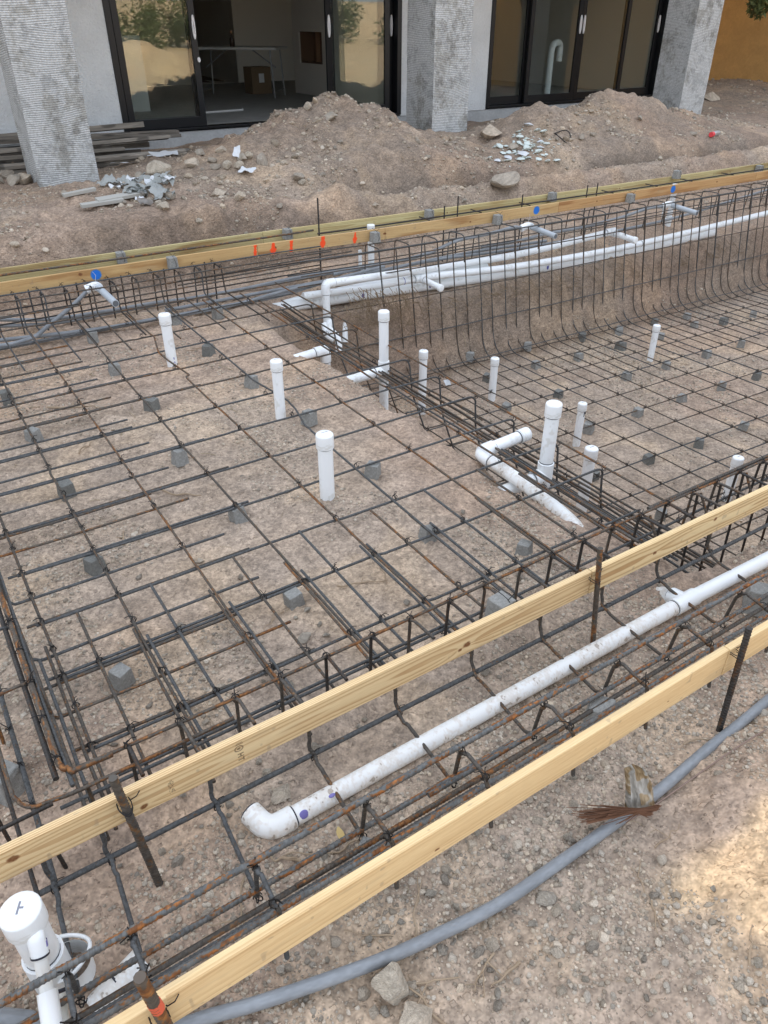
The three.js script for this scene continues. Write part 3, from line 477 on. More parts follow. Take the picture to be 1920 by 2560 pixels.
// a tied cage or mat is one thing; every bar in it is a part
const tieGeo = (() => {                                                // a loop of wire with two twisted tails
  const l = []; for (let k = 0; k <= 9; k++) { const a = k / 9 * 6.28; l.push(new THREE.Vector3(Math.cos(a) * 0.011, Math.sin(a) * 0.011, (k / 9 - 0.5) * 0.008)); }
  return merge([sweep(l, 0.0016, 4, false), sweep(l.map(p => new THREE.Vector3(p.z * 1.2, p.y, p.x)), 0.0016, 4, false), sweep([new THREE.Vector3(0, 0.011, 0), new THREE.Vector3(0.012, 0.019, 0.004), new THREE.Vector3(0.024, 0.015, 0.012)], 0.0015, 4, false), sweep([new THREE.Vector3(0, 0.011, 0), new THREE.Vector3(-0.006, 0.022, 0.01)], 0.0012, 4, false)]);
})();
class Cage {
  constructor(name, label, category = 'rebar mat') { this.o = thing(name, label, category); this.ties = []; }
  bar(pts, r, mat, o = {}) {                                           // pts in (u, y, v)
    let p = pts.map(q => q.isVector3 ? q.clone() : P3(...q));
    if (o.fillet) p = fillet(p, o.fillet, o.n ?? 5);
    if (o.rib) { p = densify(p, 0.0031); const off = barOffset(), pitch = 0.0105; part(this.o, o.name ?? 'bar', sweep(p, (s, a) => { const q = (s / pitch + a / 6.283 * 0.9) % 1, lon = Math.abs(Math.sin(a)) > 0.97; return r * (q < 0.34 || lon ? 1.0 : 0.87); }, o.sides ?? 10, true, off), mat); return; }
    if (o.wave !== 0) { p = densify(p, 0.35); const w = o.wave ?? 0.004, a = rnd() * 9, b = rnd() * 9; p.forEach((q, i) => { q.y += w * (vn(i * 0.6 + a, a) - 0.5) * 2; q.x += w * (vn(i * 0.6 + b, 3) - 0.5) * 2; q.z += w * (vn(i * 0.6, b) - 0.5) * 2; }); }
    part(this.o, o.name ?? 'bar', sweep(p, r, o.sides ?? 8, true, barOffset()), mat);
  }
  tie(u, y, v) { this.ties.push([u, y, v]); }
  done() {
    if (!this.ties.length) return; const gs = this.ties.map(([u, y, v]) => { const g = tieGeo.clone(); g.rotateY(rr(0, 6.3)); g.rotateX(jit(0.4)); g.translate(u, y, -v); return g; });
    const m = part(this.o, 'tie_wire', mergeGeometries(gs), M.wire); m.userData.kind = 'stuff';
  }
}
const pick = (...a) => a[Math.floor(rnd() * a.length)];
const R4 = 0.0053, R3 = 0.0046, R5 = 0.0082;
const steelMix = () => pick(M.steel, M.steel, M.steelBrown, M.steelBrown, M.steelRust);
// --- the shelf
{
  const c = new Cage('shelf_rebar_mat', 'rebar mat tied over the shallow shelf on concrete spacers'), Y = -0.243, Y2 = -0.256;
  const vMain = [0.07, 0.33, 0.62, 0.915, 1.205, 1.49, 1.79, 2.08], uMain = [1.60, 1.92, 2.21, 2.525, 2.835, 3.155, 3.46, 3.775, 4.07, 4.38, 4.67, 4.97];
  const vShort = [0.18, 0.44, 0.75, 1.035, 1.36, 1.63, 1.93], uShort = [1.77, 2.05, 2.37, 2.70, 3.0, 3.275, 3.58, 3.89, 4.17, 4.48, 4.80];
  const hook = [3, 4, 5, 6, 7, 8];
  // long bars running away from the camera; two are bent round the standing pipes
  const dodge = (u, list) => list;
  const p1 = dY(374, 795, -0.33), p2 = dY(607, 905, -0.33);
  vMain.forEach((u, i) => {
    const m = [M.steelBrown, M.steelBrown, M.steelRust, M.steelBrown, M.steelRust, M.steel, M.steelRust, M.steelRust][i], du = jit(0.008);
    let pts = [[u - 0.004, Y, 1.34], [u + du, Y, 3.2], [u + 0.012, Y, 5.14]];
    if (i === 4) { const b = -p1.z; pts = [[1.205, Y, 1.36], [1.21, Y, 3.9], [1.24, Y, b - 0.35], [p1.x - 0.05, Y, b - 0.08], [p1.x - 0.05, Y, b + 0.08], [1.27, Y, b + 0.33], [1.26, Y, 5.14]]; }
    if (i === 5) { const b = -p2.z; pts = [[1.46, Y, 1.36], [1.49, Y, b - 0.3], [p2.x + 0.05, Y, b - 0.05], [p2.x + 0.05, Y, b + 0.08], [1.51, Y, b + 0.35], [1.53, Y, 5.14]]; }
    c.bar(pts, R4, m, { fillet: 0.06 });
    for (const v of uMain) if (rnd() < 0.75) c.tie(u + du * (v < 3.2 ? 1 : 0.5), Y, v);
  });
  // long bars across, dropping over the edge of the shelf
  uMain.forEach((v, i) => {
    const drop = v > 1.9 && v < 4.8, m = pick(M.steel, M.steel, M.steelBrown), w = jit(0.008);
    const pts = drop ? [[0.05, Y2, v], [1.2, Y2, v + w], [2.425, Y2 + 0.008, v - 0.012], [2.445, -0.47, v - 0.02], [2.60, -0.90, v - 0.03], [2.80, -1.13, v - 0.03], [3.2, -1.14, v - 0.04]] : [[0.05, Y2, v], [1.2, Y2, v + w], [v > 4 ? 2.45 : 2.3, Y2, v - 0.012]];
    c.bar(pts, R4, m, { fillet: 0.05 });
    c.bar([[0.02, Y2 - 0.003, v + 0.016], [1.0 + jit(0.3), Y2 - 0.003, v + 0.016 + jit(0.006)]], R4, pick(M.steel, M.steelBrown));           // lap bar
    if (i % 3 === 1) c.bar([[0.0, Y2, v - 0.017], [0.62 + jit(0.05), Y2, v - 0.017]], R4, M.steelBrown);
    if (drop) c.tie(2.43, Y2, v - 0.012);
  });
  // bars lapped in from the left beam: along the shelf, up, over and down
  uShort.forEach(v => { c.bar([[0.78 + jit(0.012), Y2, v], [0.0, Y2, v - 0.01], [-0.012, -0.085, v - 0.012], [-0.125, -0.085, v - 0.015], [-0.135, -0.26, v - 0.015]], R4, steelMix(), { fillet: 0.035 }); c.tie(0.07, Y, v); c.tie(0.33, Y, v); if (rnd() < 0.6) c.tie(0.62, Y, v); c.tie(-0.02, -0.082, v - 0.012); });
  // bars lapped in from the near beam
  vShort.forEach(u => { c.bar([[u, Y, 2.20 + jit(0.02)], [u - 0.006, Y, 1.33]], R4, steelMix()); c.tie(u, Y, 1.92); c.tie(u, Y, 1.60); });
  vMain.forEach(u => c.bar([[u - 0.016, Y - 0.001, 2.03 + jit(0.05)], [u - 0.02, Y, 1.30]], R4, steelMix()));
  vMain.slice(1, 6).forEach(u => c.bar([[u + 0.016, Y - 0.001, 1.95 + jit(0.05)], [u + 0.012, Y, 1.33]], R4, M.steel));
  // bars lapped in from the far beam: rise and turn over at the back
  for (let k = -1; k < 11; k++) { const u = 0.47 + k * 0.1545, long = k % 2 !== 0; c.bar([[u, Y, long ? 4.68 : 4.49], [u + 0.004, Y, 5.245], [u + 0.01, -0.08, 5.275], [u + 0.012, -0.078, 5.43], [u + 0.012, -0.36, 5.455]], R4, pick(M.steelBrown, M.steelDark, M.steel), { fillet: 0.04 }); }
  c.done();
}
// --- bundle lying along the drop and the bar tied to the hooked ends
{
  const c = new Cage('rebar_bundle', 'bundle of long dark bars lying along the edge of the drop', 'rebar');
  for (let k = 0; k < 8; k++) { const a = k * 2.1, x = 2.445 - 0.038 * (k % 4) - 0.014 * (k > 3), y = -0.375 - 0.026 * Math.floor(k / 4); c.bar([[x + 0.01 * Math.sin(a), y, 5.2 - 0.09 * (k % 4)], [x + 0.012 * Math.sin(a + 1), y - 0.012, 3.9], [x + 0.01 * Math.cos(a), y - 0.006, 2.6], [x + 0.014 * Math.sin(a + 3), y, 1.32 - 0.05 * (k % 3)]], 0.0054, pick(M.steel, M.steelBrown, M.steelBrown), { wave: 0.012 }); }
  c.bar([[2.41, -0.231, 5.2], [2.42, -0.231, 3.3], [2.405, -0.231, 1.4]], R4, M.steelRust);
  c.bar([[2.165, -0.268, 5.0], [2.17, -0.268, 3.3], [2.15, -0.268, 1.4]], R4, M.steelRust);
  c.bar([[2.18, -0.275, 2.5], [2.16, -0.275, 1.33]], R4, M.steelBrown); c.bar([[2.20, -0.29, 2.35], [2.19, -0.29, 1.3]], R4, M.steel);
  for (const v of [4.4, 3.8, 3.2, 2.6, 2.1, 1.7]) c.tie(2.4, -0.38, v);
  c.done();
}
// --- the deep end: floor mat turning up into the far wall
{
  const c = new Cage('deep_rebar_mat', 'rebar mat over the deep floor curving up the far earth wall'), Y = -1.115, Y2 = -1.128, n = 23, u0 = 2.72, du = 0.1385;
  const m = () => pick(M.steel, M.steelBrown, M.steelBrown);
  const pipes = [[1062, 860], [1404, 777]].map(q => dY(q[0], q[1], -1.2));
  for (let k = 0; k < 55; k++) {
    const u = u0 + k * du + (k % 2 ? 0.014 : 0), sh = backShift(u), main = k % 2 === 0, x = jit(0.006);
    const wall = u > 3.2 ? [[u + x, Y, 5.03 + sh], [u + 0.01, -0.09, 5.215 + sh]] : [[u, Y, 4.75]];
    let head = main ? [[u, Y, 1.42]] : [[u, Y, 3.9 - 0.03 * (u - 4) + jit(0.03)]];
    const hit = pipes.find(p => Math.abs(p.x - u) < 0.07);
    if (hit && main) head.push([u, Y, -hit.z - 0.2], [hit.x - 0.05 * Math.sign(hit.x - u || 1), Y, -hit.z - 0.04], [hit.x - 0.05 * Math.sign(hit.x - u || 1), Y, -hit.z + 0.04], [u, Y, -hit.z + 0.22]);
    const top = u > 3.2 && main ? [[u + 0.012, -0.085, 5.42 + sh], [u + 0.012, -0.36, 5.44 + sh]] : [];
    if (top.length) c.bar([[u + 0.018, -0.30, 5.20 + sh], [u + 0.014, -0.082, 5.222 + sh], ...top], R3 + 0.0004, m(), { fillet: 0.03, sides: 6, name: 'stirrup' });
    c.bar([...head, ...wall], R3 + 0.0004, m(), { fillet: 0.19, n: 7, wave: 0.003, sides: 6 });
    if (u > 3.2 && main) { c.bar([[u + 0.018, -0.10, 5.225 + sh], [u + 0.018, -0.78, 5.105 + sh]], R3, m(), { sides: 6 }); }
  }
  for (let k = -8; k <= 3; k++) { const v = 3.97 + 0.288 * k; c.bar([[2.75, Y2, v + 0.04], [6, Y2, v - 0.06], [10.8, Y2, v - 0.2]], R3 + 0.0004, m(), { wave: 0.005, sides: 6 }); if (k > -7) for (let q = 0; q < 30; q++) c.tie(u0 + q * 2 * du, Y, v - 0.03 * (u0 + q * 2 * du - 4)); }
  const line = (y, vOff, r = R3) => c.bar([[2.6, y, vOff + backShift(2.6)], [3.5, y, vOff + backShift(3.5)], [5, y, vOff + backShift(5)], [7, y, vOff + backShift(7)], [11, y, vOff + backShift(11)]], r, m(), { sides: 6, wave: 0.004 });
  line(-1.075, 4.93); line(-0.80, 5.085); line(-0.50, 5.13); line(-0.20, 5.185); line(-0.095, 5.205, R4);
  line(-0.10, 5.225, R4); line(-0.16, 5.20); line(-0.095, 5.405, R4); line(-0.17, 5.43); line(-0.26, 5.43, R4); line(-0.30, 5.26, R4);
  c.done();
}
// --- far beam over the shelf
{
  const c = new Cage('far_beam_cage', 'rebar cage of the far beam below the blue dotted board', 'rebar cage'), d = () => pick(M.steelDark, M.steelBrown, M.steel);
  c.bar([[-0.6, -0.066, 5.425], [2.9, -0.066, 5.37]], R4, M.steel); c.bar([[-0.6, -0.068, 5.27], [2.9, -0.068, 5.2]], R4, M.steelBrown);
  c.bar([[-0.6, -0.155, 5.235], [2.8, -0.15, 5.19]], R4, M.steelBrown); c.bar([[-0.6, -0.16, 5.25], [1.0, -0.155, 5.25]], R4, M.steelDark); c.bar([[-0.6, -0.232, 5.232], [2.8, -0.235, 5.17]], R4, M.steelBrown);
  c.bar([[-0.6, -0.17, 5.44], [2.9, -0.165, 5.38]], R4, M.steelDark); c.bar([[-0.6, -0.26, 5.445], [2.9, -0.25, 5.38]], R4, M.steelDark); c.bar([[1.4, -0.13, 5.3], [3.1, -0.10, 5.22]], R4, M.steelBrown); c.bar([[1.7, -0.17, 5.33], [2.9, -0.09, 5.1]], R4, M.steelBrown);
  c.bar([[-0.6, -0.012, 5.70], [3.0, -0.015, 5.66]], 0.008, M.steelRust); c.bar([[3.0, -0.03, 5.60], [6.2, -0.03, 5.52], [11, -0.03, 5.46]], 0.007, M.steelDark);
  for (let k = -1; k < 11; k++) { const u = 0.55 + k * 0.1545; if (k % 2) c.bar([[u + 0.02, -0.066, 5.44], [u + 0.02, -0.33, 5.46], [u + 0.02, -0.345, 5.28]], R4, d(), { fillet: 0.03, name: 'stirrup' }); c.tie(u - 0.08, -0.07, 5.275); c.tie(u - 0.08, -0.068, 5.425); }
  for (const u of [4.05, 4.62, 5.2, 6.3, 6.95, 7.5, 8.2]) c.bar([[u, -0.028, 5.62 + backShift(u)], [u + 0.01, -0.03, 5.80 + backShift(u) * 1.1]], R4, M.steelDark, { wave: 0 });
  c.done();
}
// --- left beam beside the shelf
{
  const c = new Cage('left_beam_cage', 'rebar cage of the beam at the left end of the shelf', 'rebar cage');
  c.bar([[-0.018, -0.078, 5.4], [-0.02, -0.078, 3], [-0.018, -0.078, 1.42], [0.0, -0.085, 1.395], [0.1, -0.088, 1.395]], 0.0078, M.steelRust, { fillet: 0.05 }); c.bar([[-0.036, -0.088, 4.8], [-0.034, -0.088, 1.40]], 0.0072, M.steelDark); c.bar([[-0.004, -0.092, 2.6], [-0.006, -0.092, 1.36]], R4, M.steel);
  c.bar([[-0.002, -0.226, 5.0], [0, -0.226, 1.30]], R4, M.steelBrown); c.bar([[0.02, -0.232, 2.0], [0.02, -0.232, 1.28]], R4, M.steel);
  c.bar([[-0.112, -0.262, 5.0], [-0.11, -0.262, 1.25]], 0.0072, M.steel); c.bar([[-0.138, -0.095, 5.0], [-0.138, -0.095, 1.42], [-0.12, -0.1, 1.36], [-0.02, -0.1, 1.345], [0.4, -0.1, 1.345]], R4, M.steelRust, { fillet: 0.05 });
  c.bar([[-0.155, -0.20, 1.9], [-0.15, -0.20, 1.2]], R4, M.steelDark);
  for (const v of [1.45, 1.6, 1.75, 1.9, 2.05, 2.3]) { c.tie(-0.02, -0.08, v); c.tie(-0.112, -0.26, v + 0.05); }
  c.bar([[-0.095, -0.14, 1.33], [-0.08, -0.36, 1.32]], R4, M.steelDark, { name: 'dowel' }); c.bar([[-0.19, -0.12, 1.45], [-0.18, -0.36, 1.44]], R4, M.steelDark, { name: 'dowel' }); c.bar([[0.02, -0.1, 1.36], [0.03, -0.36, 1.35]], R4, M.steelBrown, { name: 'dowel' });
  c.bar([[-0.4, -0.1, 1.33], [-0.06, -0.1, 1.345]], R4, M.steelDark);
  c.done();
}
// --- near beam: inner cage behind the board, legs passing under it to the outer cage
{
  const c = new Cage('near_beam_cage', 'rebar cage between the two pale pine form boards', 'rebar cage'), d = () => pick(M.steelDark, M.steelBrown);
  c.bar([[0.02, -0.085, 1.40], [2.0, -0.085, 1.405], [4.6, -0.085, 1.40]], R4, M.steelRust); c.bar([[2.1, -0.08, 1.415], [4.6, -0.08, 1.41]], 0.0075, M.steelBrown);
  c.bar([[-0.3, -0.062, 1.232], [4.6, -0.062, 1.23]], R4, M.steelBrown); c.bar([[0.35, -0.07, 1.246], [4.6, -0.07, 1.244]], R4, M.steelDark);
  c.bar([[-0.05, -0.222, 1.425], [4.6, -0.222, 1.425]], R4, M.steel); c.bar([[0.1, -0.235, 1.45], [1.2, -0.235, 1.447]], R4, M.steel); c.bar([[1.9, -0.20, 1.37], [4.6, -0.20, 1.37]], R4, M.steelBrown); c.bar([[2.1, -0.26, 1.34], [4.6, -0.26, 1.34]], R4, M.steelDark);
  for (let k = 0; k < 28; k++) {
    const u = 0.135 + k * 0.1465 + jit(0.006), out = k % 2 === 1;
    c.bar([[u, -0.245, 1.41], [u, -0.083, 1.405], [u + 0.004, -0.083, out ? 1.262 : 1.285]], R4, u > 1.7 ? pick(M.steelRust, M.steelBrown, M.steelDark) : d(), { fillet: 0.025, name: 'stirrup' }); c.tie(u, -0.083, 1.40); if (k % 2) c.tie(u, -0.23, 1.43);
    if (u > 2.3) c.bar([[u + 0.02, -0.09, 1.39], [u + 0.03, -1.05, 1.36], [u + 0.03, -1.11, 1.6]], R4, M.steelDark, { fillet: 0.15 });
    if (u > 2.0 && k % 2) c.bar([[u + 0.05, -0.10, 1.40], [u + 0.055, -0.235, 1.32], [u + 0.05, -0.10, 1.27]], R4, M.steelRust, { fillet: 0.04, name: 'stirrup' });
  }
  for (let k = -1; k < 9; k++) {                                       // stirrups of the outer cage, 285 mm apart
    const u = k === -1 ? -0.115 : 0.015 + k * 0.2855 - (k ? 0.012 : 0), s = jit(0.006);
    c.bar([[u, -0.085, 1.262], [u, -0.235, 1.258], [u, -0.268, 1.215], [u - 0.012, -0.272, 0.965], [u - 0.012, -0.12, 0.945], [u - 0.012, -0.098, 0.925], [u - 0.016, -0.10, 0.825], [u - 0.016, -0.25, 0.80]], k > 3 ? R4 * 1.05 : R4 * 1.1, k < 2 ? M.steel : M.steelBrown, { fillet: 0.03, name: 'stirrup' });
    c.tie(u, -0.26, 1.24); c.tie(u - 0.012, -0.105, 0.943); c.tie(u - 0.012, -0.262, 0.96); c.tie(u - 0.016, -0.1, 0.84);
  }
  c.bar([[-0.7, -0.258, 1.243], [2.9, -0.255, 1.235]], 0.0075, M.steel);
  c.bar([[-0.9, -0.093, 0.945], [3.4, -0.093, 0.945]], 0.0090, M.steelOrange, { rib: true });
  c.bar([[-0.9, -0.215, 0.958], [1.05, -0.225, 0.955]], R5, M.steelOrange, { rib: true }); c.bar([[0.75, -0.218, 0.942], [3.4, -0.222, 0.958]], R5, M.steelOrange, { rib: true });
  c.bar([[-0.9, -0.238, 0.922], [3.4, -0.238, 0.925]], 0.0072, M.steelBrown); c.bar([[-0.6, -0.175, 0.862], [3.4, -0.19, 0.873]], R5, M.steelOrange, { rib: true }); c.bar([[-0.7, -0.20, 0.885], [0.86, -0.20, 0.88]], 0.0085, M.steel, { rib: true });
  c.bar([[0.35, -0.205, 0.905], [1.12, -0.21, 0.905]], 0.008, M.steelRust, { rib: true });
  c.done();
}
// --- stakes holding the boards
function stake(name, label, top, bottom, r, mat) { const s = thing(name, label, 'stake'); part(s, 'rod', sweep(densify([top, bottom], 0.0032), (q, a) => r * (((q / 0.0105 + a / 6.283 * 0.9) % 1) < 0.34 ? 1 : 0.88), 10, true, barOffset()), mat); return s; }
function wireWrap(s, p, r, dv) { const pts = []; for (let k = 0; k <= 30; k++) { const a = k / 30 * 12.57; pts.push(new THREE.Vector3(p.x + Math.cos(a) * (r + 0.004 + jit(0.002)), p.y + (k / 30 - 0.5) * 0.014, p.z - 0.018 + Math.sin(a) * (r + 0.020))); } part(s, 'tie_wire', sweep(pts, 0.0013, 5), M.wire); const e = pts[30]; part(s, 'tie_wire', sweep([e, e.clone().add(new THREE.Vector3(0.014, 0.008, 0.004)), e.clone().add(new THREE.Vector3(0.024, 0.016, 0.0))], 0.0013, 5), M.wire); }
{
  let s = stake('rebar_stake', 'bent brown rebar stake tied to the stamped form board', P3(0.07, 0.095, 1.168), P3(0.105, -0.42, 1.152), 0.0105, M.steelBrown); wireWrap(s, P3(0.078, -0.02, 1.163), 0.0105); 
  s = stake('rebar_stake', 'rusty rebar stake at the joint of the two stamped pine boards', P3(1.54, 0.112, 1.168), P3(1.615, -0.42, 1.168), 0.0092, M.steelRust); wireWrap(s, P3(1.556, -0.02, 1.168), 0.0092);
  s = stake('rebar_stake', 'dark rebar stake tied to the outer board beside the grey conduit', P3(1.632, 0.088, 0.718), P3(1.64, -0.38, 0.70), 0.0095, M.steelDark); wireWrap(s, P3(1.633, -0.012, 0.717), 0.0095);
  s = stake('rebar_stake', 'rusty stake with orange paint tied to the smooth outer board', P3(-0.008, 0.145, 0.718), P3(0.03, -0.38, 0.71), 0.0115, M.steelRust); wireWrap(s, P3(0.0, -0.03, 0.717), 0.0115);
  part(s, 'paint_mark', sweep([P3(-0.001, 0.05, 0.7175), P3(0.002, 0.022, 0.717)], 0.0122, 10), std(lin(0.62, 0.11, 0.05), 0.6));
  s = stake('rebar_stake', 'tall thin rebar stake behind the orange marked board', P3(3.03, 0.24, 5.62), P3(3.03, -0.42, 5.62), 0.0075, M.steelDark);
  for (const [x, y, y2] of [[1128, 437, 440], [960, 456, 470], [990, 424, 440], [1270, 400, 420], [1292, 395, 415]]) { const p = dV(x, y, 5.69 + backShift(5)); stake('rebar_stake', 'short dark rebar stake end standing behind the far boards', P3(p.x, Math.max(0.06, p.y), -p.z), P3(p.x, -0.42, -p.z), 0.0068, M.steelDark).userData.group = 'stakes behind the far boards'; }
  s = stake('rebar_stake', 'short rusty rebar stub at the left edge of the trench', P3(-0.30, -0.22, 1.30), P3(-0.29, -0.42, 1.29), 0.008, M.steelRust);
}
// --- concrete spacer blocks
const blockGeo = [0, 1, 2].map(k => { const g = new RoundedBoxGeometry(0.070, 0.08, 0.070, 3, 0.004), p = g.attributes.position; for (let i = 0; i < p.count; i++) { const y = p.getY(i), t = 1 - 0.10 * (y / 0.08 + 0.5) * (1 + k * 0.5), nx = 0.002 * (vn(p.getX(i) * 80 + k * 5, y * 80) - 0.5); p.setXYZ(i, p.getX(i) * t + nx, y, p.getZ(i) * t + nx); } g.computeVertexNormals(); return g; });
function spacer(p, label, group, yTop) { const m = single('spacer_block', blockGeo[Math.floor(rnd() * 3)], rnd() < 0.4 ? M.concreteDamp : M.concrete, label, 'block', group); m.position.copy(p); m.rotation.set(jit(0.12), jit(0.4) + 0.3, jit(0.12)); return m; }
for (const [x, y] of [[328, 878], [388, 988], [513, 1112], [205, 1222], [143, 1058], [248, 800], [450, 757], [543, 825], [668, 903], [805, 1018], [924, 1160], [1132, 1188], [635, 1300], [262, 1463], [73, 945], [380, 692], [470, 677], [15, 858], [200, 728], [310, 762], [1060, 1012], [965, 1190]].slice(0, 19)) {
  const p = dY(x, y, -0.30); p.y = Math.max(-0.32, height(p.x, -p.z)) + 0.022; spacer(p, 'small concrete spacer block under the shelf rebar mat', 'spacer blocks on the shelf').scale.setScalar(-p.z < 2.4 ? 0.85 : 0.95);
}
const deepBlocks = [];
const zr = (ox, oy, w, zw, list) => list.forEach(([x, y]) => deepBlocks.push([ox + x * w / zw, oy + y * w / zw]));
zr(1160, 800, 480, 1659, [[45, 400], [200, 505], [365, 755], [620, 395], [545, 280], [990, 318], [815, 645], [1405, 492], [1345, 215], [1340, 105], [1080, 935]]);
zr(1440, 640, 480, 1659, [[400, 775], [50, 715], [370, 645], [730, 700], [780, 945], [435, 1040], [1130, 850], [1275, 570], [1560, 1040], [1430, 755], [1020, 605], [1530, 510], [680, 570], [960, 520]]);
zr(1440, 940, 480, 952, [[525, 110], [305, 188], [610, 335], [360, 412], [830, 250], [725, 48], [60, 255], [85, 495]]);
zr(960, 1000, 960, 1659, [[1195, 500]]);
for (const [x, y] of deepBlocks) { const p = onY(x, y, -1.17); p.y = Math.max(-1.2, height(p.x, -p.z)) + 0.022; spacer(p, 'small concrete spacer block under the deep floor rebar', 'spacer blocks on the deep floor'); }
for (const [x, y, l] of [[385, 150, 0], [985, 470, 1], [600, 305, 2]]) { const p = onU(1040 + x * 0.2893, 1000 + y * 0.2893 + 8, 2.40); }
for (const [x, y, yy, l] of [[800, 1868, -0.29, 'grey spacer block under the heavy rusty bars'], [1295, 1545, -0.28, 'grey spacer block under the heavy bars beside the outer board'], [1640, 1285, -0.28, 'grey spacer block under the heavy bars at the tee end'], [10, 1690, -0.30, 'pale spacer block at the left end of the near trench']]) { const p = dY(x, y, yy); p.y = height(p.x, -p.z) + 0.036; const m = spacer(p, l, undefined); m.scale.setScalar(1.25); m.rotation.set(0, 0.6, 0); }
function hungBlock(p, label, group) { const o = thing('hanging_block', label, 'block', group, p); part(o, 'block', blockGeo[0], M.concrete); const w = [new THREE.Vector3(0.012, -0.044, 0.02), new THREE.Vector3(0.012, 0.0, 0.046), new THREE.Vector3(0.005, 0.046, 0.02), new THREE.Vector3(-0.002, 0.06, -0.04)]; part(o, 'tie_wire', sweep(spline(w, 12), 0.0014, 5), M.wire); part(o, 'tie_wire', sweep([w[2], new THREE.Vector3(0.02, 0.07, 0.03), new THREE.Vector3(0.03, 0.062, 0.03)], 0.0013, 5), M.wire); return o; }
{ const o = hungBlock(P3(0, 0, 0), 'pale concrete block wired to the back of the stamped board'); const p = dV(1080, 1305, 1.268); o.position.set(p.x, -0.058, -1.262); o.rotation.y = 0.1; }
for (const [x, y] of [[372, 567], [810, 512], [1075, 474], [1362, 428]]) { const p = dV(x, y, 5.40 + (x > 700 ? -0.1 : 0)); const b = backIn(p.x) - 0.042; p.copy(dV(x, y, b)); hungBlock(p, 'grey concrete block wired to the face of the far inner board', 'blocks on the far inner boards'); }
for (const [x, y] of [[261, 556], [621, 505], [927, 463], [1193, 425], [1462, 377], [1640, 365]]) { let p = dV(x, y, 5.75); const b = backOut(p.x) - 0.043; p = dV(x, y, b); hungBlock(p, 'grey concrete block wired to the face of the far outer board', 'blocks on the far outer boards'); }
// ---------------------------------------------------------------- plastic pipes
const ringAt = (o, p, dir, r, mat = M.ink, w = 0.0035) => { const n = dir.clone().normalize(); return part(o, 'joint_line', sweep([p.clone().addScaledVector(n, -w / 2), p.clone().addScaledVector(n, w / 2)], r, 18, false), mat); };
const tube = (o, pts, r, mat = M.pvc, name = 'pipe', sides = 18) => part(o, name, sweep(pts, r, sides, true, barOffset()), mat);
function elbow(o, a, b, c, r, mat = M.pvc) {                            // socketed elbow at b between pipes from a and to c
  const d1 = a.clone().sub(b).normalize(), d2 = c.clone().sub(b).normalize(), s = r * 2.6, pts = fillet([b.clone().addScaledVector(d1, s), b, b.clone().addScaledVector(d2, s)], r * 1.7, 8);
  part(o, 'elbow', sweep(pts, r * 1.17, 18), mat);
  ringAt(o, b.clone().addScaledVector(d1, s + 0.003), d1, r * 1.03); ringAt(o, b.clone().addScaledVector(d2, s + 0.003), d2, r * 1.03);
}
function tee(o, p, dir, branch, r, mat = M.pvc) { const d = dir.clone().normalize(), e = branch.clone().normalize(); part(o, 'tee', merge([sweep([p.clone().addScaledVector(d, -r * 2.1), p.clone().addScaledVector(d, r * 2.1)], r * 1.17, 18), sweep([p.clone(), p.clone().addScaledVector(e, r * 2.3)], r * 1.165, 18)]), mat); ringAt(o, p.clone().addScaledVector(d, -r * 2.1 - 0.003), d, r * 1.03); ringAt(o, p.clone().addScaledVector(e, r * 2.3 + 0.003), e, r * 1.03); }
function cap(o, p, dir, r, mat = M.pvc, len = 2.1) {                    // domed end cap
  const prof = [[1.0, 0], [1.17, 0.01], [1.17, len * 0.80], [1.13, len * 0.88], [0.98, len * 0.95], [0.6, len * 1.005], [0, len * 1.03]].map(q => new THREE.Vector2(q[0] * r, q[1] * r));
  const g = new THREE.LatheGeometry(prof, 22); const m = part(o, 'cap', g, mat); m.position.copy(p); m.quaternion.setFromUnitVectors(new THREE.Vector3(0, 1, 0), dir.clone().normalize()); return m;
}
const UPV = new THREE.Vector3(0, 1, 0), UX = new THREE.Vector3(1, 0, 0), VX = new THREE.Vector3(0, 0, -1);
function standPipe(base, topY, r, label, more = {}) {
  const o = thing('capped_pipe', label, 'pipe', more.group, new THREE.Vector3(base.x, base.y - 0.12, base.z)), h = topY - base.y + 0.12, lean = new THREE.Vector3(more.lx ?? jit(0.01), h - r * 2.0, more.lz ?? jit(0.01));
  tube(o, densify([new THREE.Vector3(), lean], 0.2), r); const k = cap(o, lean.clone().multiplyScalar(1 - 0.03), lean, r);
  ringAt(o, lean.clone().multiplyScalar(0.965), lean, r * 1.02, M.ink, 0.004);
  part(k, 'stamp', new THREE.BoxGeometry(r * 0.9, 0.0006, r * 0.16).translate(0, r * 2.16, 0), std(lin(0.4, 0.4, 0.42), 0.7));
  if (more.ink) { const y = 0.15 + 0.04; for (const d of [0, 0.014, 0.026]) part(o, 'ink_mark', new THREE.SphereGeometry(0.0055, 8, 6).scale(0.5, 1.6 - d * 20, 0.5).translate(r * 0.2 + d * 0.1, y - d * 1.8, r * 0.985), M.blueInk); }
  return o;
}
const topOf = (x, y, v) => dV(x, y, v).y;
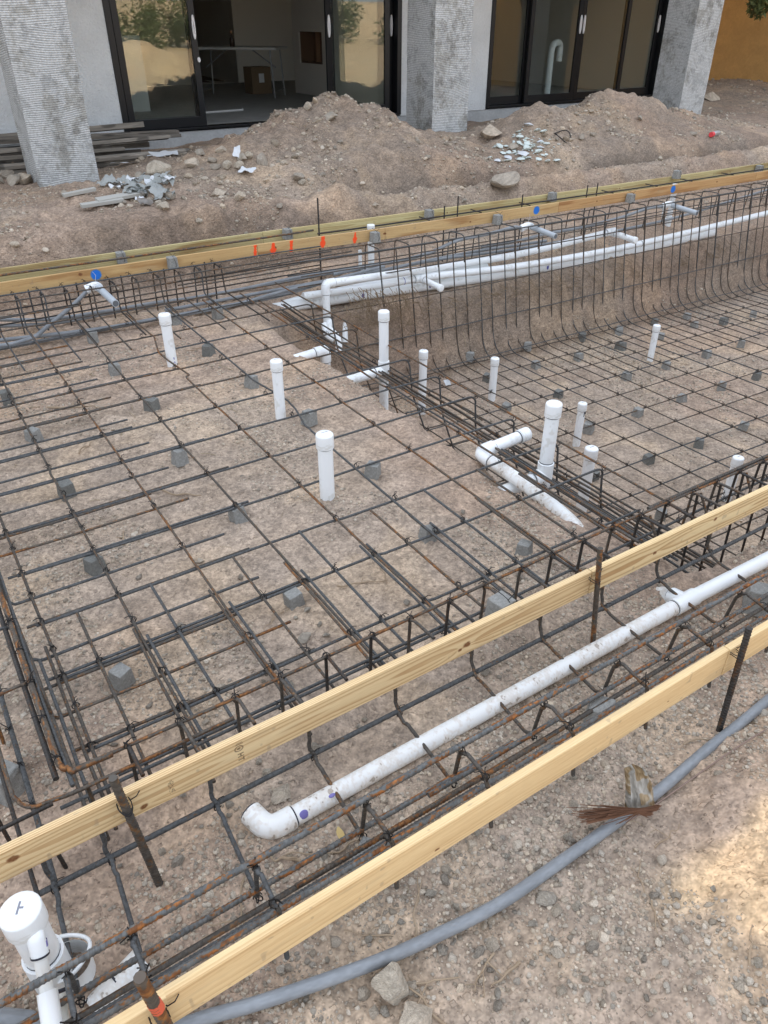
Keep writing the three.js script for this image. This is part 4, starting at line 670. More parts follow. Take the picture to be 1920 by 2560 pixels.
{
  // three on the shelf
  for (const [bx, by, tx, ty, r, l, ink] of [[374, 795, 359, 672, 0.0305, 'white capped pipe with blue ink smudge at its foot on the shelf', true], [607, 905, 594, 773, 0.0275, 'white capped pipe on the shelf beside a bent rebar'], [708, 1083, 705, 929, 0.0325, 'thick white capped pipe standing alone in the middle of the shelf']]) { const p = dY(bx, by, -0.325); standPipe(p, topOf(tx, ty, -p.z), r, l, { ink, lx: 0, lz: 0 }); }
  // on the deep floor
  for (const [bx, by, tx, ty, r, l] of [[911, 888, 912, 753, 0.031, 'white capped pipe rising behind the dark bar bundle'], [1062, 860, 1072, 769, 0.0305, 'white capped pipe on the deep floor ringed by a bent bar near the bundle'], [1404, 777, 1417, 700, 0.0285, 'white capped pipe on the deep floor closest to the far earth wall corner'], [1245, 958, 1271, 863, 0.0285, 'slim white capped pipe with black ink drip on the deep floor'], [1255, 1102, 1274, 964, 0.036, 'short thick white capped pipe beside the bar bundle'], [1568, 1080, 1594, 985, 0.031, 'white capped pipe with black drip beside the near cage']]) {
    const p = dY(bx, by, -1.19), o = standPipe(p, topOf(tx, ty, -p.z), r, l, { lx: 0, lz: 0 });
    if (bx === 1245 || bx === 1568) { const t = topOf(tx, ty, -p.z) - p.y + 0.12; for (const [a, b] of [[0.0, 0.05], [0.01, 0.03]]) part(o, 'ink_drip', new THREE.BoxGeometry(0.006, b, 0.002).translate(a, t - r * 2.2 - b / 2, r * 1.01), M.ink); }
  }
  // p4: riser with a branch into the shelf
  { const tc = dY(829, 800, -0.40), o = thing('tee_riser', 'tall white capped riser with side branch into the shelf slope', 'pipe', undefined, P3(tc.x, -0.85, -tc.z)), top = topOf(829, 671, -tc.z) + 0.85, r = 0.030, T = new THREE.Vector3(0, 0.45, 0);
    tube(o, [new THREE.Vector3(), new THREE.Vector3(0, top - 2 * r, 0)], r); cap(o, new THREE.Vector3(0, top - 2 * r, 0), UPV, r); ringAt(o, new THREE.Vector3(0, top - 2.1 * r, 0), UPV, r * 1.02); tee(o, T, UPV, new THREE.Vector3(-1, 0, 0), r); tube(o, [T.clone(), T.clone().add(new THREE.Vector3(-0.5, -0.015, 0))], r); }
  { const e = dY(697, 757, -0.345), o = thing('elbow_pipe', 'white elbow pipe bending down over the shelf slope', 'pipe', undefined, P3(e.x, -0.345, -e.z)), r = 0.030, a = new THREE.Vector3(-0.42, -0.03, 0), b = new THREE.Vector3(0.02, 0, 0), c = new THREE.Vector3(0.02, -0.5, 0);
    tube(o, [a, b], r); tube(o, [b, c], r); elbow(o, a, b, c, r); }
  // p8: riser with tee off the buried line
  { const tc = dY(1176, 1026, -0.36), o = thing('tee_riser', 'thick tall white capped riser with a tee at its foot', 'pipe', undefined, P3(tc.x, -0.56, -tc.z)), top = topOf(1199, 869, -tc.z) + 0.56, r = 0.0325, T = new THREE.Vector3(0, 0.20, 0);
    tube(o, [new THREE.Vector3(0, 0.06, 0), new THREE.Vector3(0, top - 2 * r, 0)], r); part(o, 'socket', sweep([new THREE.Vector3(0, 0.02, 0), new THREE.Vector3(0, 0.15, 0)], r * 1.15, 18), M.pvc); cap(o, new THREE.Vector3(0, top - 2 * r, 0), UPV, r); ringAt(o, new THREE.Vector3(0, top - 2.1 * r, 0), UPV, r * 1.02); ringAt(o, T.clone().add(new THREE.Vector3(0, 0.075, 0)), UPV, r * 1.05); tee(o, T, UPV, new THREE.Vector3(-1, 0, 0), r); tube(o, [T.clone(), T.clone().add(new THREE.Vector3(-0.27, -0.01, 0))], r); }
  // half buried line from the near tee to the elbow on the shelf
  { const o = thing('buried_pipe', 'half buried white pipe with an elbow and capped end over the bundle', 'pipe'), r = 0.031, y = -0.305, E = dY(1037, 978, -0.285), u = E.x;
    const near = P3(2.012, -0.298, 1.135), a = P3(u + 0.01, -0.318, 1.95), b = E, c = dY(1128, 941, -0.275); tube(o, spline([near, P3(2.03, -0.330, 1.215), P3(2.05, -0.385, 1.32), P3(2.075, -0.42, 1.46), P3(u, -0.385, 1.62), P3(u + 0.01, -0.343, 1.77), a, b], 30), r, M.pvcMud); tube(o, [b, c], r * 0.96, M.pvc); elbow(o, a, b, c, r, M.pvc); cap(o, c.clone().addScaledVector(c.clone().sub(b).normalize(), -0.02), c.clone().sub(b), r * 0.96, M.pvc); ringAt(o, c.clone().addScaledVector(c.clone().sub(b).normalize(), -0.028), c.clone().sub(b), r * 1.0, M.ink, 0.006); }
  // long line between the near boards
  { const o = thing('trench_pipe', 'long muddy white pipe with end elbow lying between the near boards', 'pipe'), r = 0.0268, y = -0.287;
    const A = dY(618, 1773, y), B = dY(829, 1655, y), T = dY(1478, 1300, y), C = dY(1700, 1186, y); const d = C.clone().sub(A).normalize(), far = C.clone().addScaledVector(d, 1.4);
    tube(o, densify([A, B, T], 0.1), r, M.pvcMud); tube(o, densify([T, C, far], 0.1), r, M.pvc);
    const e = A.clone().addScaledVector(d, -0.05), out = e.clone().add(new THREE.Vector3(-0.028, 0.012, -0.095)); elbow(o, A.clone().addScaledVector(d, 0.1), e, out, r, M.pvcMud);
    for (const [q, w, s] of [[0.043, 0.012, 0.7]]) part(o, 'primer_smear', new THREE.SphereGeometry(0.012, 12, 8).scale(1.1, 1, 0.25).rotateX(-s * 0.8).translate(A.x + d.x * q, A.y + r * Math.sin(s) * 0.93, A.z + d.z * q + r * Math.cos(s) * 0.93), M.primer);
    part(o, 'primer_spot', new THREE.SphereGeometry(0.007, 10, 8).scale(1.5, 0.5, 1).translate(A.x + d.x * 0.12 + 0.01, A.y + r * 0.8, A.z + d.z * 0.12 + 0.012), M.primer);
    tee(o, T, d, new THREE.Vector3(0.2, -0.3, -1), r); }
  // far side: lines on the ledge
  { const o = thing('far_upper_pipe', 'upper white pipe from an elbow above the shelf corner to the middle stub', 'pipe'), r = 0.0305;
    const V0 = 5.30, E = dV(703, 613, 5.10), m1 = dV(1000, 570, V0 - 0.05), m2 = dV(1130, 547, V0 - 0.06), T = dV(1318, 501, V0 - 0.08), down = P3(E.x, -0.95, -E.z);
    tube(o, spline([E, m1, m2, T], 30), r); tube(o, [E, down], r); elbow(o, m1, E, down, r); tee(o, T, UX, new THREE.Vector3(0, -0.02, 1), r); const s = T.clone().add(new THREE.Vector3(0.0, -0.015, 0.30)); tube(o, [T, s], r * 0.9); cap(o, s, new THREE.Vector3(0, -0.02, 1), r * 0.9, M.pvc, 1.2); }
  { const o = thing('far_middle_pipe', 'white pipe with a capped stub below the upper pipe', 'pipe'), r = 0.0305, V0 = 5.20; const pts = [[655, 642], [800, 622], [908, 603], [1100, 580], [1290, 548], [1420, 520], [1660, 462]].map(([x, y]) => dV(x, y - 2, V0 + 0.05 + backShift(5) * S(800, 1100, x)));
    tube(o, spline(pts, 50), r); const T = pts[2]; tee(o, T, UX, new THREE.Vector3(0, -0.02, 1), r); const s = T.clone().add(new THREE.Vector3(0.02, -0.02, 0.24)); tube(o, [T, s], r * 0.85); cap(o, s, new THREE.Vector3(0.05, -0.05, 1), r * 0.85, M.pvc, 1.4); for (const k of [8, 20, 32]) ringAt(o, spline(pts, 50)[k], UX, r * 1.03, k === 8 ? M.blueInk : M.ink, 0.006); }
  { const o = thing('far_lower_pipe', 'thick white pipe with blue ink marks at the lip of the earth wall', 'pipe'), r = 0.043, V0 = 5.27; const pts = [[548, 672], [700, 648], [830, 628], [1000, 604], [1150, 580], [1290, 556], [1420, 528], [1540, 500]].map(([x, y]) => dV(x, y + 2, V0 + 0.05 + backShift(5) * S(800, 1100, x)));
    tube(o, spline(pts, 50), r); const q = spline(pts, 50); for (const k of [9, 15, 27]) part(o, 'ink_mark', new THREE.SphereGeometry(0.012, 8, 6).scale(1.2, 1.6, 0.25).translate(q[k].x, q[k].y + 0.008, q[k].z + r * 0.97), M.blueInk); }
  { const o = thing('far_back_pipe', 'white pipe lying behind the thick ledge pipe', 'pipe'), r = 0.040; const pts = [[520, 690], [640, 652], [800, 618], [960, 592], [1050, 578]].map(([x, y]) => dV(x, y, 5.42 + backShift(4) * S(700, 1000, x))); tube(o, spline(pts, 40), r); }
  // drop pipes at the corner of the shelf
  { const o = thing('drop_pipes', 'cluster of short white drop pipes and elbows below the shelf corner', 'pipe'), r = 0.027; const a = dV(712, 690, 5.1), b = dV(728, 728, 4.95), c = dV(735, 690, 5.15), d = dV(745, 740, 5.05);
    tube(o, spline([a, dV(712, 712, 5.02), b, dV(733, 760, 4.9)], 12), r); tube(o, spline([c, dV(742, 700, 5.12), d], 10), r); tube(o, spline([dV(700, 700, 5.08), dV(708, 725, 5.0), dV(722, 735, 4.95)], 8), r * 0.95); }
  // risers behind the boards
  for (const [x, y0, y1, l] of [[806, 490, 590, 'white riser behind the far board above the upper pipe'], [1447, 404, 480, 'white riser beside the right conduit stub']]) { const v = 5.62 + backShift(x > 1000 ? 7 : 3.4), t = dV(x, y0, v), b = dV(x - 4, y1, v), o = thing('riser_pipe', l, 'pipe', undefined, b), h = t.y - b.y; const r = 0.028; tube(o, [new THREE.Vector3(0, -0.1, 0), new THREE.Vector3(0, h, 0)], r); cap(o, new THREE.Vector3(0, h - 0.01, 0), UPV, r, M.pvc, 1.2); part(o, 'side_pipe', merge([sweep(fillet([new THREE.Vector3(-0.11, h * 0.55, 0), new THREE.Vector3(-0.11, 0.05, 0), new THREE.Vector3(0, 0.02, 0)], 0.04, 5), r * 0.55, 12)]), M.pvc); part(o, 'socket', sweep([new THREE.Vector3(0, -0.04, 0), new THREE.Vector3(0, 0.06, 0)], r * 1.2, 16), M.pvc); }
  // light niches: pale stub with its white fitting, grey conduit running down to the bundle of conduits
  for (const [fx, fy, ex, ey, v, path, l] of [
    [232, 706, 264, 662, 5.36, [[195, 625], [160, 657], [120, 695], [88, 718], [40, 738], [-30, 752]], 'pale conduit stub wired below the left blue dot'],
    [1140, 487, 1228, 513, 5.33, [[1118, 490], [1060, 504], [985, 521], [930, 545], [870, 562], [800, 575], [720, 592]], 'pale conduit stub wired below the middle blue dot'],
    [1443, 441, 1518, 456, 5.30, [[1405, 449], [1340, 470], [1250, 492], [1180, 505], [1120, 520], [1040, 535]], 'pale conduit stub below the right blue dot']]) {
    const bs = backShift(fx > 1000 ? (fx > 1400 ? 7.4 : 5.2) : 1), o = thing('niche_conduit', l, 'conduit'); const F = fx === 232 ? dV(208, 617, 5.36) : dV(fx, fy, v + bs + 0.02), r = 0.0235, e = F.clone().add(new THREE.Vector3(0.02, -0.03, fx === 232 ? 0.36 : 0.34));
    tube(o, [F, e], r, M.conduitPale, 'stub'); part(o, 'stub_mouth', sweep([e.clone().add(new THREE.Vector3(0, 0, 0.0005)), e.clone().add(new THREE.Vector3(0, 0, 0.002))], r * 0.8, 14), std(lin(0.12, 0.13, 0.14), 0.8)); part(o, 'fitting', sweep(fillet([F.clone().add(new THREE.Vector3(0.002, 0, 0.05)), F, F.clone().add(new THREE.Vector3(-0.07, -0.02, -0.01))], 0.035, 6), r * 1.3, 16), M.pvc);
    const pts = path.map(([x, y], i) => fx === 232 ? dV(x, y, 5.36 + 0.05 * Math.min(i, 2)) : dV(x, y, v + bs + 0.04 + 0.03 * i)); if (fx === 232) { pts.splice(0, pts.length, F.clone().add(new THREE.Vector3(-0.06, -0.02, 0)), dV(160, 657, 5.35), dV(100, 707, 5.28), dV(75, 727, 5.2), dV(30, 742, 5.15), dV(-40, 752, 5.1)); } else pts.unshift(F.clone().add(new THREE.Vector3(-0.06, -0.02, -0.01)));
    tube(o, spline(pts, 30), 0.014, M.conduit, 'conduit', 14);
    part(o, 'tie_wire', sweep([F.clone().add(new THREE.Vector3(0, 0.03, 0)), F.clone().add(new THREE.Vector3(0.008, 0.07, 0.01)), F.clone().add(new THREE.Vector3(-0.01, 0.10, 0.02))], 0.0014, 5), std(lin(0.6, 0.6, 0.6), 0.5));
  }
  // loose conduits on the far ledge, and the long one at the near edge
  const loose = [[[-30, 738], [120, 722], [250, 705], [330, 690], [440, 672], [520, 655], [640, 622], [760, 600]], [[-30, 760], [60, 748], [150, 737], [290, 722], [400, 700], [500, 672], [600, 640], [700, 610], [830, 575]], [[-30, 690], [100, 690], [230, 672], [330, 655], [420, 645], [520, 632], [640, 600], [790, 580]], [[-30, 705], [110, 702], [240, 686], [300, 676], [360, 660], [430, 652], [560, 636], [700, 605], [850, 572]], [[360, 693], [450, 683], [540, 665], [640, 635], [720, 606], [800, 592], [1000, 548], [1180, 520]], [[820, 590], [950, 560], [1100, 540], [1300, 505], [1460, 470], [1560, 440], [1665, 408]]];
  loose.forEach((l, i) => { const o = single('ledge_conduit', sweep(spline(l.map(([x, y], k) => { const v = i === 2 || i === 3 ? 5.62 : i < 2 ? 5.28 + 0.02 * i : 5.45, p = dV(x, y, v + (x > 1000 ? -0.1 : 0)); if (x < 900) p.y = Math.max(-0.37, Math.min(p.y, -0.2)); return p; }), 40), 0.0135, 12, true, barOffset()), M.conduit, 'grey electrical conduit lying along the far ledge', 'conduit', 'grey conduits on the far ledge'); });
  single('edge_conduit', sweep(spline([[330, 2618], [492, 2551], [637, 2510], [810, 2452], [960, 2397], [1105, 2332], [1249, 2259], [1394, 2160], [1539, 2057], [1637, 1985], [1770, 1872], [1851, 1808], [1920, 1750], [2080, 1622]].map(([x, y]) => onY(x, y, -0.292)), 70), 0.0150, 18, true), M.conduit, 'long grey conduit curving over the soil outside the near board', 'conduit');
  single('corner_conduit', sweep([dY(-40, 2195, -0.29), dY(60, 2205, -0.29), dY(110, 2230, -0.3)], 0.02, 14), M.conduit, 'grey conduit end at the foot of the capped skimmer pipe', 'conduit');
}
// the assembly at the near left corner: wide capped pipe, side tube, bucket body
{
  const o = thing('skimmer_plumbing', 'wide white capped pipe with side tube and collar standing in the near trench corner', 'pipe'), r = 0.035;
  const Pc = (x, y, h) => onY(x, y, h);
  const top = Pc(46, 2270, -0.005), bot = P3(top.x + 0.004, -0.31, -top.z + 0.002); 
  const d = top.clone().sub(bot).normalize(); tube(o, [bot, top.clone().addScaledVector(d, -0.045)], r, M.pvc, 'body', 24); const k = cap(o, top.clone().addScaledVector(d, -0.062), d, r, M.pvc, 1.75); part(k, 'stamp', merge([new THREE.BoxGeometry(0.026, 0.001, 0.004).translate(0, r * 1.795, 0), new THREE.BoxGeometry(0.004, 0.001, 0.011).translate(0, r * 1.798, 0.004)]).rotateY(1.1), std(lin(0.22, 0.22, 0.25), 0.7));
  part(o, 'socket', sweep([bot.clone().addScaledVector(d, 0.02), bot.clone().addScaledVector(d, 0.125)], r * 1.2, 24), M.pvc); ringAt(o, bot.clone().addScaledVector(d, 0.128), d, r * 1.03, M.ink, 0.004);
  const c0 = bot.clone().addScaledVector(d, 0.02); const col = []; for (let q = 0; q <= 24; q++) { const a = q / 24 * 6.283; col.push(new THREE.Vector3(c0.x + 0.035 + Math.cos(a) * 0.05, c0.y + 0.055 + 0.012 * Math.sin(a * 2), c0.z + Math.sin(a) * 0.047)); }
  part(o, 'collar', merge([sweep(col, 0.0045, 10, false), new THREE.CylinderGeometry(0.046, 0.044, 0.06, 26, 1, true).translate(c0.x + 0.035, c0.y + 0.0, c0.z)]), M.pvc);
  const A = Pc(92, 2345, -0.075), B = Pc(108, 2430, -0.13), C = Pc(122, 2500, -0.16), D = Pc(136, 2600, -0.19); const tubeOff = new THREE.Vector3(0, 0, 0.0);
  tube(o, spline([A, B, C, D], 16), 0.0135, std(lin(0.74, 0.74, 0.70), 0.5), 'side_tube', 16); part(o, 'side_outlet', sweep(fillet([top.clone().addScaledVector(d, -0.10).add(new THREE.Vector3(0.0, 0, 0.01)), A.clone().add(new THREE.Vector3(0, 0.02, -0.004)), B.clone().lerp(A, 0.55)], 0.02, 6), 0.0172, 16), M.pvc); ringAt(o, B.clone().lerp(A, 0.5), B.clone().sub(A), 0.0182, M.ink, 0.004); part(o, 'primer_smear', sweep([A.clone().lerp(B, 0.12), A.clone().lerp(B, 0.3)], 0.0176, 16, false), M.primer);
  part(o, 'side_socket', sweep([C.clone().lerp(B, 0.3), D], 0.0195, 18), M.pvc);
  const s0 = Pc(148, 2490, -0.24), s1 = Pc(165, 2600, -0.26); tube(o, [s0, s1], 0.0125, std(lin(0.7, 0.68, 0.6), 0.5), 'lower_tube', 14); const hose = spline([Pc(110, 2492, -0.2), Pc(150, 2478, -0.19), Pc(178, 2470, -0.22), Pc(165, 2500, -0.24)], 12); part(o, 'seal', sweep(hose, 0.004, 8), M.ink);
  const cl1 = Pc(255, 2470, -0.31), cl2 = Pc(300, 2430, -0.31); const o2 = thing('pipe_coupling', 'muddy white pipe coupling half buried next to the skimmer plumbing', 'pipe'); tube(o2, [P3(cl1.x - 0.03, -0.345, -cl1.z - 0.02), P3(cl2.x + 0.05, -0.335, -cl2.z + 0.01)], 0.033, M.pvcMud, 'sleeve'); ringAt(o2, P3((cl1.x + cl2.x) / 2 + 0.005, -0.34, -(cl1.z + cl2.z) / 2), new THREE.Vector3(1, 0, -0.3), 0.034, M.ink, 0.005);
}
// ---------------------------------------------------------------- stones one can pick out
for (const [x, y, s, k, l, f] of [
  [403, 445, 0.34, 0, 'large tan boulder behind the heap of plastic scraps', 0.9], [345, 445, 0.14, 1, 'small stone beside the large tan boulder'], [1227, 340, 0.30, 2, 'rounded boulder on the flank of the right spoil heap'], [1264, 458, 0.40, 3, 'broad tan slab of rock behind the treated form board', 0.6], [824, 300, 0.28, 1, 'long flat rock on top of the left spoil heap', 0.55], [770, 275, 0.13, 0, 'pointed stone on the crest of the left spoil heap', 1.1], [546, 492, 0.17, 2, 'grey stone below the rubble row on the bank'], [746, 447, 0.17, 3, 'pale stone low on the left spoil heap', 0.7], [411, 523, 0.17, 0, 'tan stone under the plastic sheet scraps', 0.7], [1777, 250, 0.32, 2, 'grey rock between the right column and the orange wall'], [1734, 338, 0.11, 3, 'small pale stone at the foot of the right column'], [1281, 374, 0.2, 1, 'dusty stone among the pale plaster chips', 0.7], [1261, 288, 0.15, 0, 'dark stone at the top of the right spoil heap']]) rock(groundHit(x, y), s, k, l, undefined, 'rock', f ?? 0.85);
for (const [x, y, s] of [[23, 443, 0.16], [37, 462, 0.22], [2, 458, 0.13], [62, 457, 0.19], [160, 490, 0.1]]) rock(groundHit(x, y), s, Math.floor(rr(0, 4)), 'broken brown rock left of the lumber column', 'rocks beside the left column');
for (const [x, y, s] of [[555, 381, 0.12], [484, 415, 0.16], [568, 420, 0.13], [605, 403, 0.13], [624, 395, 0.12], [653, 407, 0.17], [544, 421, 0.1], [529, 407, 0.1], [502, 388, 0.12], [598, 422, 0.13], [600, 496, 0.12], [755, 461, 0.1], [807, 439, 0.07]]) rock(groundHit(x, y), s, Math.floor(rr(0, 4)), 'grey rubble stone on the bank left of the spoil heap', 'rubble row on the bank');
for (const [x, y, s] of [[1453, 346, 0.1], [1480, 340, 0.09], [1392, 352, 0.06], [1160, 510, 0.08], [940, 520, 0.07], [1068, 398, 0.1], [890, 430, 0.06], [1010, 360, 0.06], [980, 300, 0.08], [1120, 300, 0.07], [700, 520, 0.07], [500, 560, 0.08], [1600, 300, 0.1], [1650, 400, 0.08]]) rock(groundHit(x, y), s, Math.floor(rr(0, 4)), 'small stone lying loose on the spoil by the house', 'loose stones on the spoil');
for (const [x, y, s, k, l, f] of [[848, 2135, 0.105, 0, 'big grey stone below the long grey conduit', 1.25], [897, 2210, 0.085, 2, 'grey stone next to the big one below the conduit', 0.8], [1178, 1940, 0.066, 1, 'flat grey stone touching the long grey conduit', 0.7], [1037, 2049, 0.030, 3, 'small pale stone out on the bare soil below the conduit'], [577, 1672, 0.042, 0, 'pale upright stone between cage and board'], [608, 1724, 0.055, 2, 'tall tan stone beside the pipe elbow'], [450, 1970, 0.042, 3, 'round pale stone by the heavy bars'], [1150, 1990, 0.028, 1, 'stone chip on the soil under the conduit'], [660, 1378, 0.06, 1, 'pale stone among the pebbles under the shelf mat', 0.7], [1243, 1965, 0.03, 0, 'flat chip beside the flat grey stone', 0.6]]) rock(dY(x, y, -0.31), s, k, l, undefined, 'rock', f ?? 0.85);
for (const [x, y] of [[350, 1840], [395, 1720], [530, 1560], [120, 1520], [300, 1250], [665, 1330], [690, 1352], [705, 1372], [640, 1345], [300, 1200], [430, 1205], [880, 1300], [350, 2080], [505, 2080], [985, 1960], [1075, 2175], [1210, 1870], [960, 1895], [925, 1800], [1500, 1450], [1330, 1210], [1540, 1700], [330, 2145], [1420, 1470], [1275, 1420], [1240, 1400], [700, 1850], [255, 1860], [290, 1790], [520, 1880], [560, 1650], [680, 1620], [870, 1440], [1050, 1455], [1120, 1250], [150, 1330], [60, 1430], [1000, 1110], [560, 980], [480, 900], [250, 970], [760, 1160], [520, 1240], [390, 1350], [150, 910], [620, 1060], ...Array.from({ length: 40 }, () => [rr(600, 1640), rr(1900, 2200)]), ...Array.from({ length: 40 }, () => [rr(60, 1300), rr(1450, 1900)])]) rock(dY(x, y, -0.315), rr(0.018, 0.036), Math.floor(rr(0, 4)), 'pebble large enough to pick out of the gravel', 'single pebbles on the soil', 'pebble');
// ---------------------------------------------------------------- litter and scraps
M.paper = std(lin(0.62, 0.64, 0.65), 0.8, { side: THREE.DoubleSide }); M.plastic = new THREE.MeshPhysicalMaterial({ color: lin(0.40, 0.42, 0.40), roughness: 0.5, side: THREE.DoubleSide, transmission: 0.25, thickness: 0 });
function scrap(p, w, l, mat, label, category, group, lift = 0.03, sd = 1) {    // a crumpled sheet
  const g = new THREE.PlaneGeometry(w, l, 9, 9), q = g.attributes.position; g.rotateX(-Math.PI / 2);
  for (let i = 0; i < q.count; i++) { const x = q.getX(i), z = q.getZ(i), f = fbm(x * 14 + sd * 3.7, z * 14 + sd, 3), e = vn(x * 30 + sd, z * 30); q.setXYZ(i, x * (0.8 + 0.3 * e), (f - 0.3) * lift * 2.2 + 0.012, z * (0.8 + 0.3 * vn(z * 22, x * 22 + sd))); }
  g.computeVertexNormals(); const m = single('scrap', g, mat, label, category, group); m.position.set(p.x, height(p.x, -p.z) + 0.012, p.z); m.rotation.set(jit(0.25), rr(0, 6.3), jit(0.25)); return m;
}
scrap(groundHit(411, 392), 0.12, 0.34, M.paper, 'white paper strip lying in front of the lumber stack', 'paper', undefined, 0.02, 3).rotation.y = 1.2; scrap(groundHit(315, 414), 0.07, 0.30, M.paper, 'thin white paper sliver below the lumber stack', 'paper', undefined, 0.01, 4).rotation.y = 1.2;
scrap(groundHit(592, 388), 0.07, 0.13, M.paper, 'small white label lying on the rubble row', 'paper', undefined, 0.03, 5).rotation.x = 0.7; scrap(groundHit(618, 434), 0.16, 0.12, M.paper, 'pale paper sheet below the rubble row', 'paper', undefined, 0.03, 6); scrap(groundHit(360, 516), 0.13, 0.18, M.paper, 'white and blue paper at the end of the plastic scraps', 'paper', undefined, 0.05, 7); scrap(groundHit(1118, 965), 0.05, 0.09, M.paper, 'white paper scrap on the deep floor by the bundle', 'paper', undefined, 0.02, 8);
for (let i = 0; i < 26; i++) { const x = 265 + 165 * rnd(), y = 452 + 55 * rnd(); scrap(groundHit(x, y), rr(0.06, 0.13), rr(0.09, 0.2), rnd() < 0.65 ? M.plastic : M.paper, 'crumpled grey plastic scrap in the litter by the left column', 'plastic', 'plastic litter by the left column', 0.06, x); }
for (let i = 0; i < 12; i++) rock(groundHit(262 + 170 * rnd(), 455 + 60 * rnd()), rr(0.05, 0.12), i, 'broken tan stone in the litter by the left column', 'stones in the litter');
M.oldWood = [[0.23, 0.205, 0.17], [0.17, 0.15, 0.125], [0.28, 0.25, 0.21], [0.2, 0.19, 0.17]].map((c, i) => std(lin(...c.map(v => v * 1.5)), 0.9, { map: texture(128, 512, (x, y) => { const k = 0.75 + 0.2 * vnp(x * 24, y * 6, 24, 6) + 0.1 * (vnp(x * 60, y * 30, 60, 30) - 0.5) - 0.25 * S(0.6, 0.75, vnp(x * 5 + i, y * 9, 5, 9)); return [k, k, k]; }) }));
for (const [x, y, l, w, a] of [[302, 498, 0.42, 0.09, 0.1], [257, 514, 0.36, 0.06, 0.02], [200, 488, 0.3, 0.04, 0.2]]) { const p = groundHit(x, y); const m = single('wood_offcut', new RoundedBoxGeometry(l, 0.03, w, 2, 0.004), std(lin(0.42, 0.41, 0.37), 0.9), 'pale weathered wood offcut in front of the left column', 'offcut', 'offcuts by the left column'); m.position.set(p.x, height(p.x, -p.z) + 0.02, p.z); m.rotation.set(0.1, a, 0.03); }
// stacked old sticks behind the left column
[[0.3, 2.95, 9.62, 0.36, 0.09], [0.2, 3.30, 9.45, 0.33, 0.07], [0.9, 3.28, 9.30, 0.27, 0.055], [0.1, 3.22, 9.52, 0.25, 0.07], [0.6, 2.6, 9.2, 0.21, 0.05], [0.0, 2.5, 9.4, 0.19, 0.06], [0.8, 3.5, 9.05, 0.15, 0.06], [0.5, 3.45, 9.25, 0.12, 0.08], [0.3, 3.35, 9.1, 0.08, 0.09], [-0.2, 2.9, 9.6, 0.12, 0.09], [-0.4, 2.4, 9.3, 0.27, 0.05], [-0.3, 2.2, 9.15, 0.13, 0.06], [0.0, 3.0, 9.7, 0.2, 0.08], [-0.5, 1.6, 9.5, 0.34, 0.05]].forEach(([u0, u1, v, y, w], i) => {
  const L = u1 - u0, g = new RoundedBoxGeometry(L, w * 0.62, w, 2, 0.004), q = g.attributes.uv, p = g.attributes.position; for (let k = 0; k < p.count; k++) q.setXY(k, p.getZ(k) * 3 + p.getY(k) * 3, p.getX(k) * 0.6);
  const m = single('lumber_stick', g, M.oldWood[i % 4], 'weathered stick in the lumber stack behind the left column', 'lumber', 'old lumber behind the left column'); m.position.copy(P3((u0 + u1) / 2, y + 0.02, v)); m.rotation.set(jit(0.3), jit(0.06) + 0.04, jit(0.02));
});
// spray can, plaster chips, wire loop
{
  const p = groundHit(1781, 343), o = thing('spray_can', 'silver spray can with red cap lying near the right column', 'can', undefined, new THREE.Vector3(p.x, height(p.x, -p.z) + 0.035, p.z)); o.rotation.y = 0.25;
  const g = new THREE.LatheGeometry([[0, 0], [0.03, 0], [0.033, 0.006], [0.033, 0.16], [0.022, 0.185], [0, 0.186]].map(q => new THREE.Vector2(...q)), 18).rotateZ(-Math.PI / 2); g.scale(1, 1, 1); part(o, 'body', g, std(lin(0.5, 0.52, 0.54), 0.35, { metalness: 0.6 })); part(o, 'cap', new THREE.CylinderGeometry(0.031, 0.031, 0.065, 16).rotateZ(Math.PI / 2).translate(-0.034, 0, 0), std(lin(0.75, 0.06, 0.07), 0.5));
  const chips = []; for (let i = 0; i < 130; i++) { const x = 1312 + gaussian() * 52, y = 372 + gaussian() * 28, q = groundHit(x, y), s = 0.012 + 0.05 * Math.pow(rnd(), 3), c = stoneGeo(Math.floor(rnd() * 6), 0, 0.3); c.scale(s, s, s); c.rotateY(rr(0, 6)); c.rotateX(jit(0.5)); c.translate(q.x, height(q.x, -q.z) + s * 0.2, q.z); chips.push(c); }
  tag(single('plaster_chips', merge(chips), std(lin(0.60, 0.66, 0.62), 0.9)), 'pale green white plaster chips strewn on the right spoil heap', 'rubble', undefined, 'stuff');
  for (const [x, y, s] of [[1349, 355, 0.09], [1352, 371, 0.10], [1322, 314, 0.13], [1243, 402, 0.09], [1307, 386, 0.14], [1270, 395, 0.1]]) { const m = rock(groundHit(x, y), s, 2, 'white plaster lump on the right spoil heap', 'white plaster lumps', 'plaster_lump', 0.5); m.material = M.paper; }
  const w = groundHit(1406, 347), pts = []; for (let k = 0; k <= 20; k++) { const a = k / 20 * 6.283; pts.push(new THREE.Vector3(w.x + Math.cos(a) * 0.11, height(w.x, -w.z) + 0.03 + 0.025 * Math.sin(a * 2 + 1) + 0.05 * Math.sin(a), w.z - Math.sin(a) * 0.09)); } single('wire_loop', sweep(pts, 0.006, 6), M.wire, 'black wire loop lying on the right spoil heap', 'wire');
}
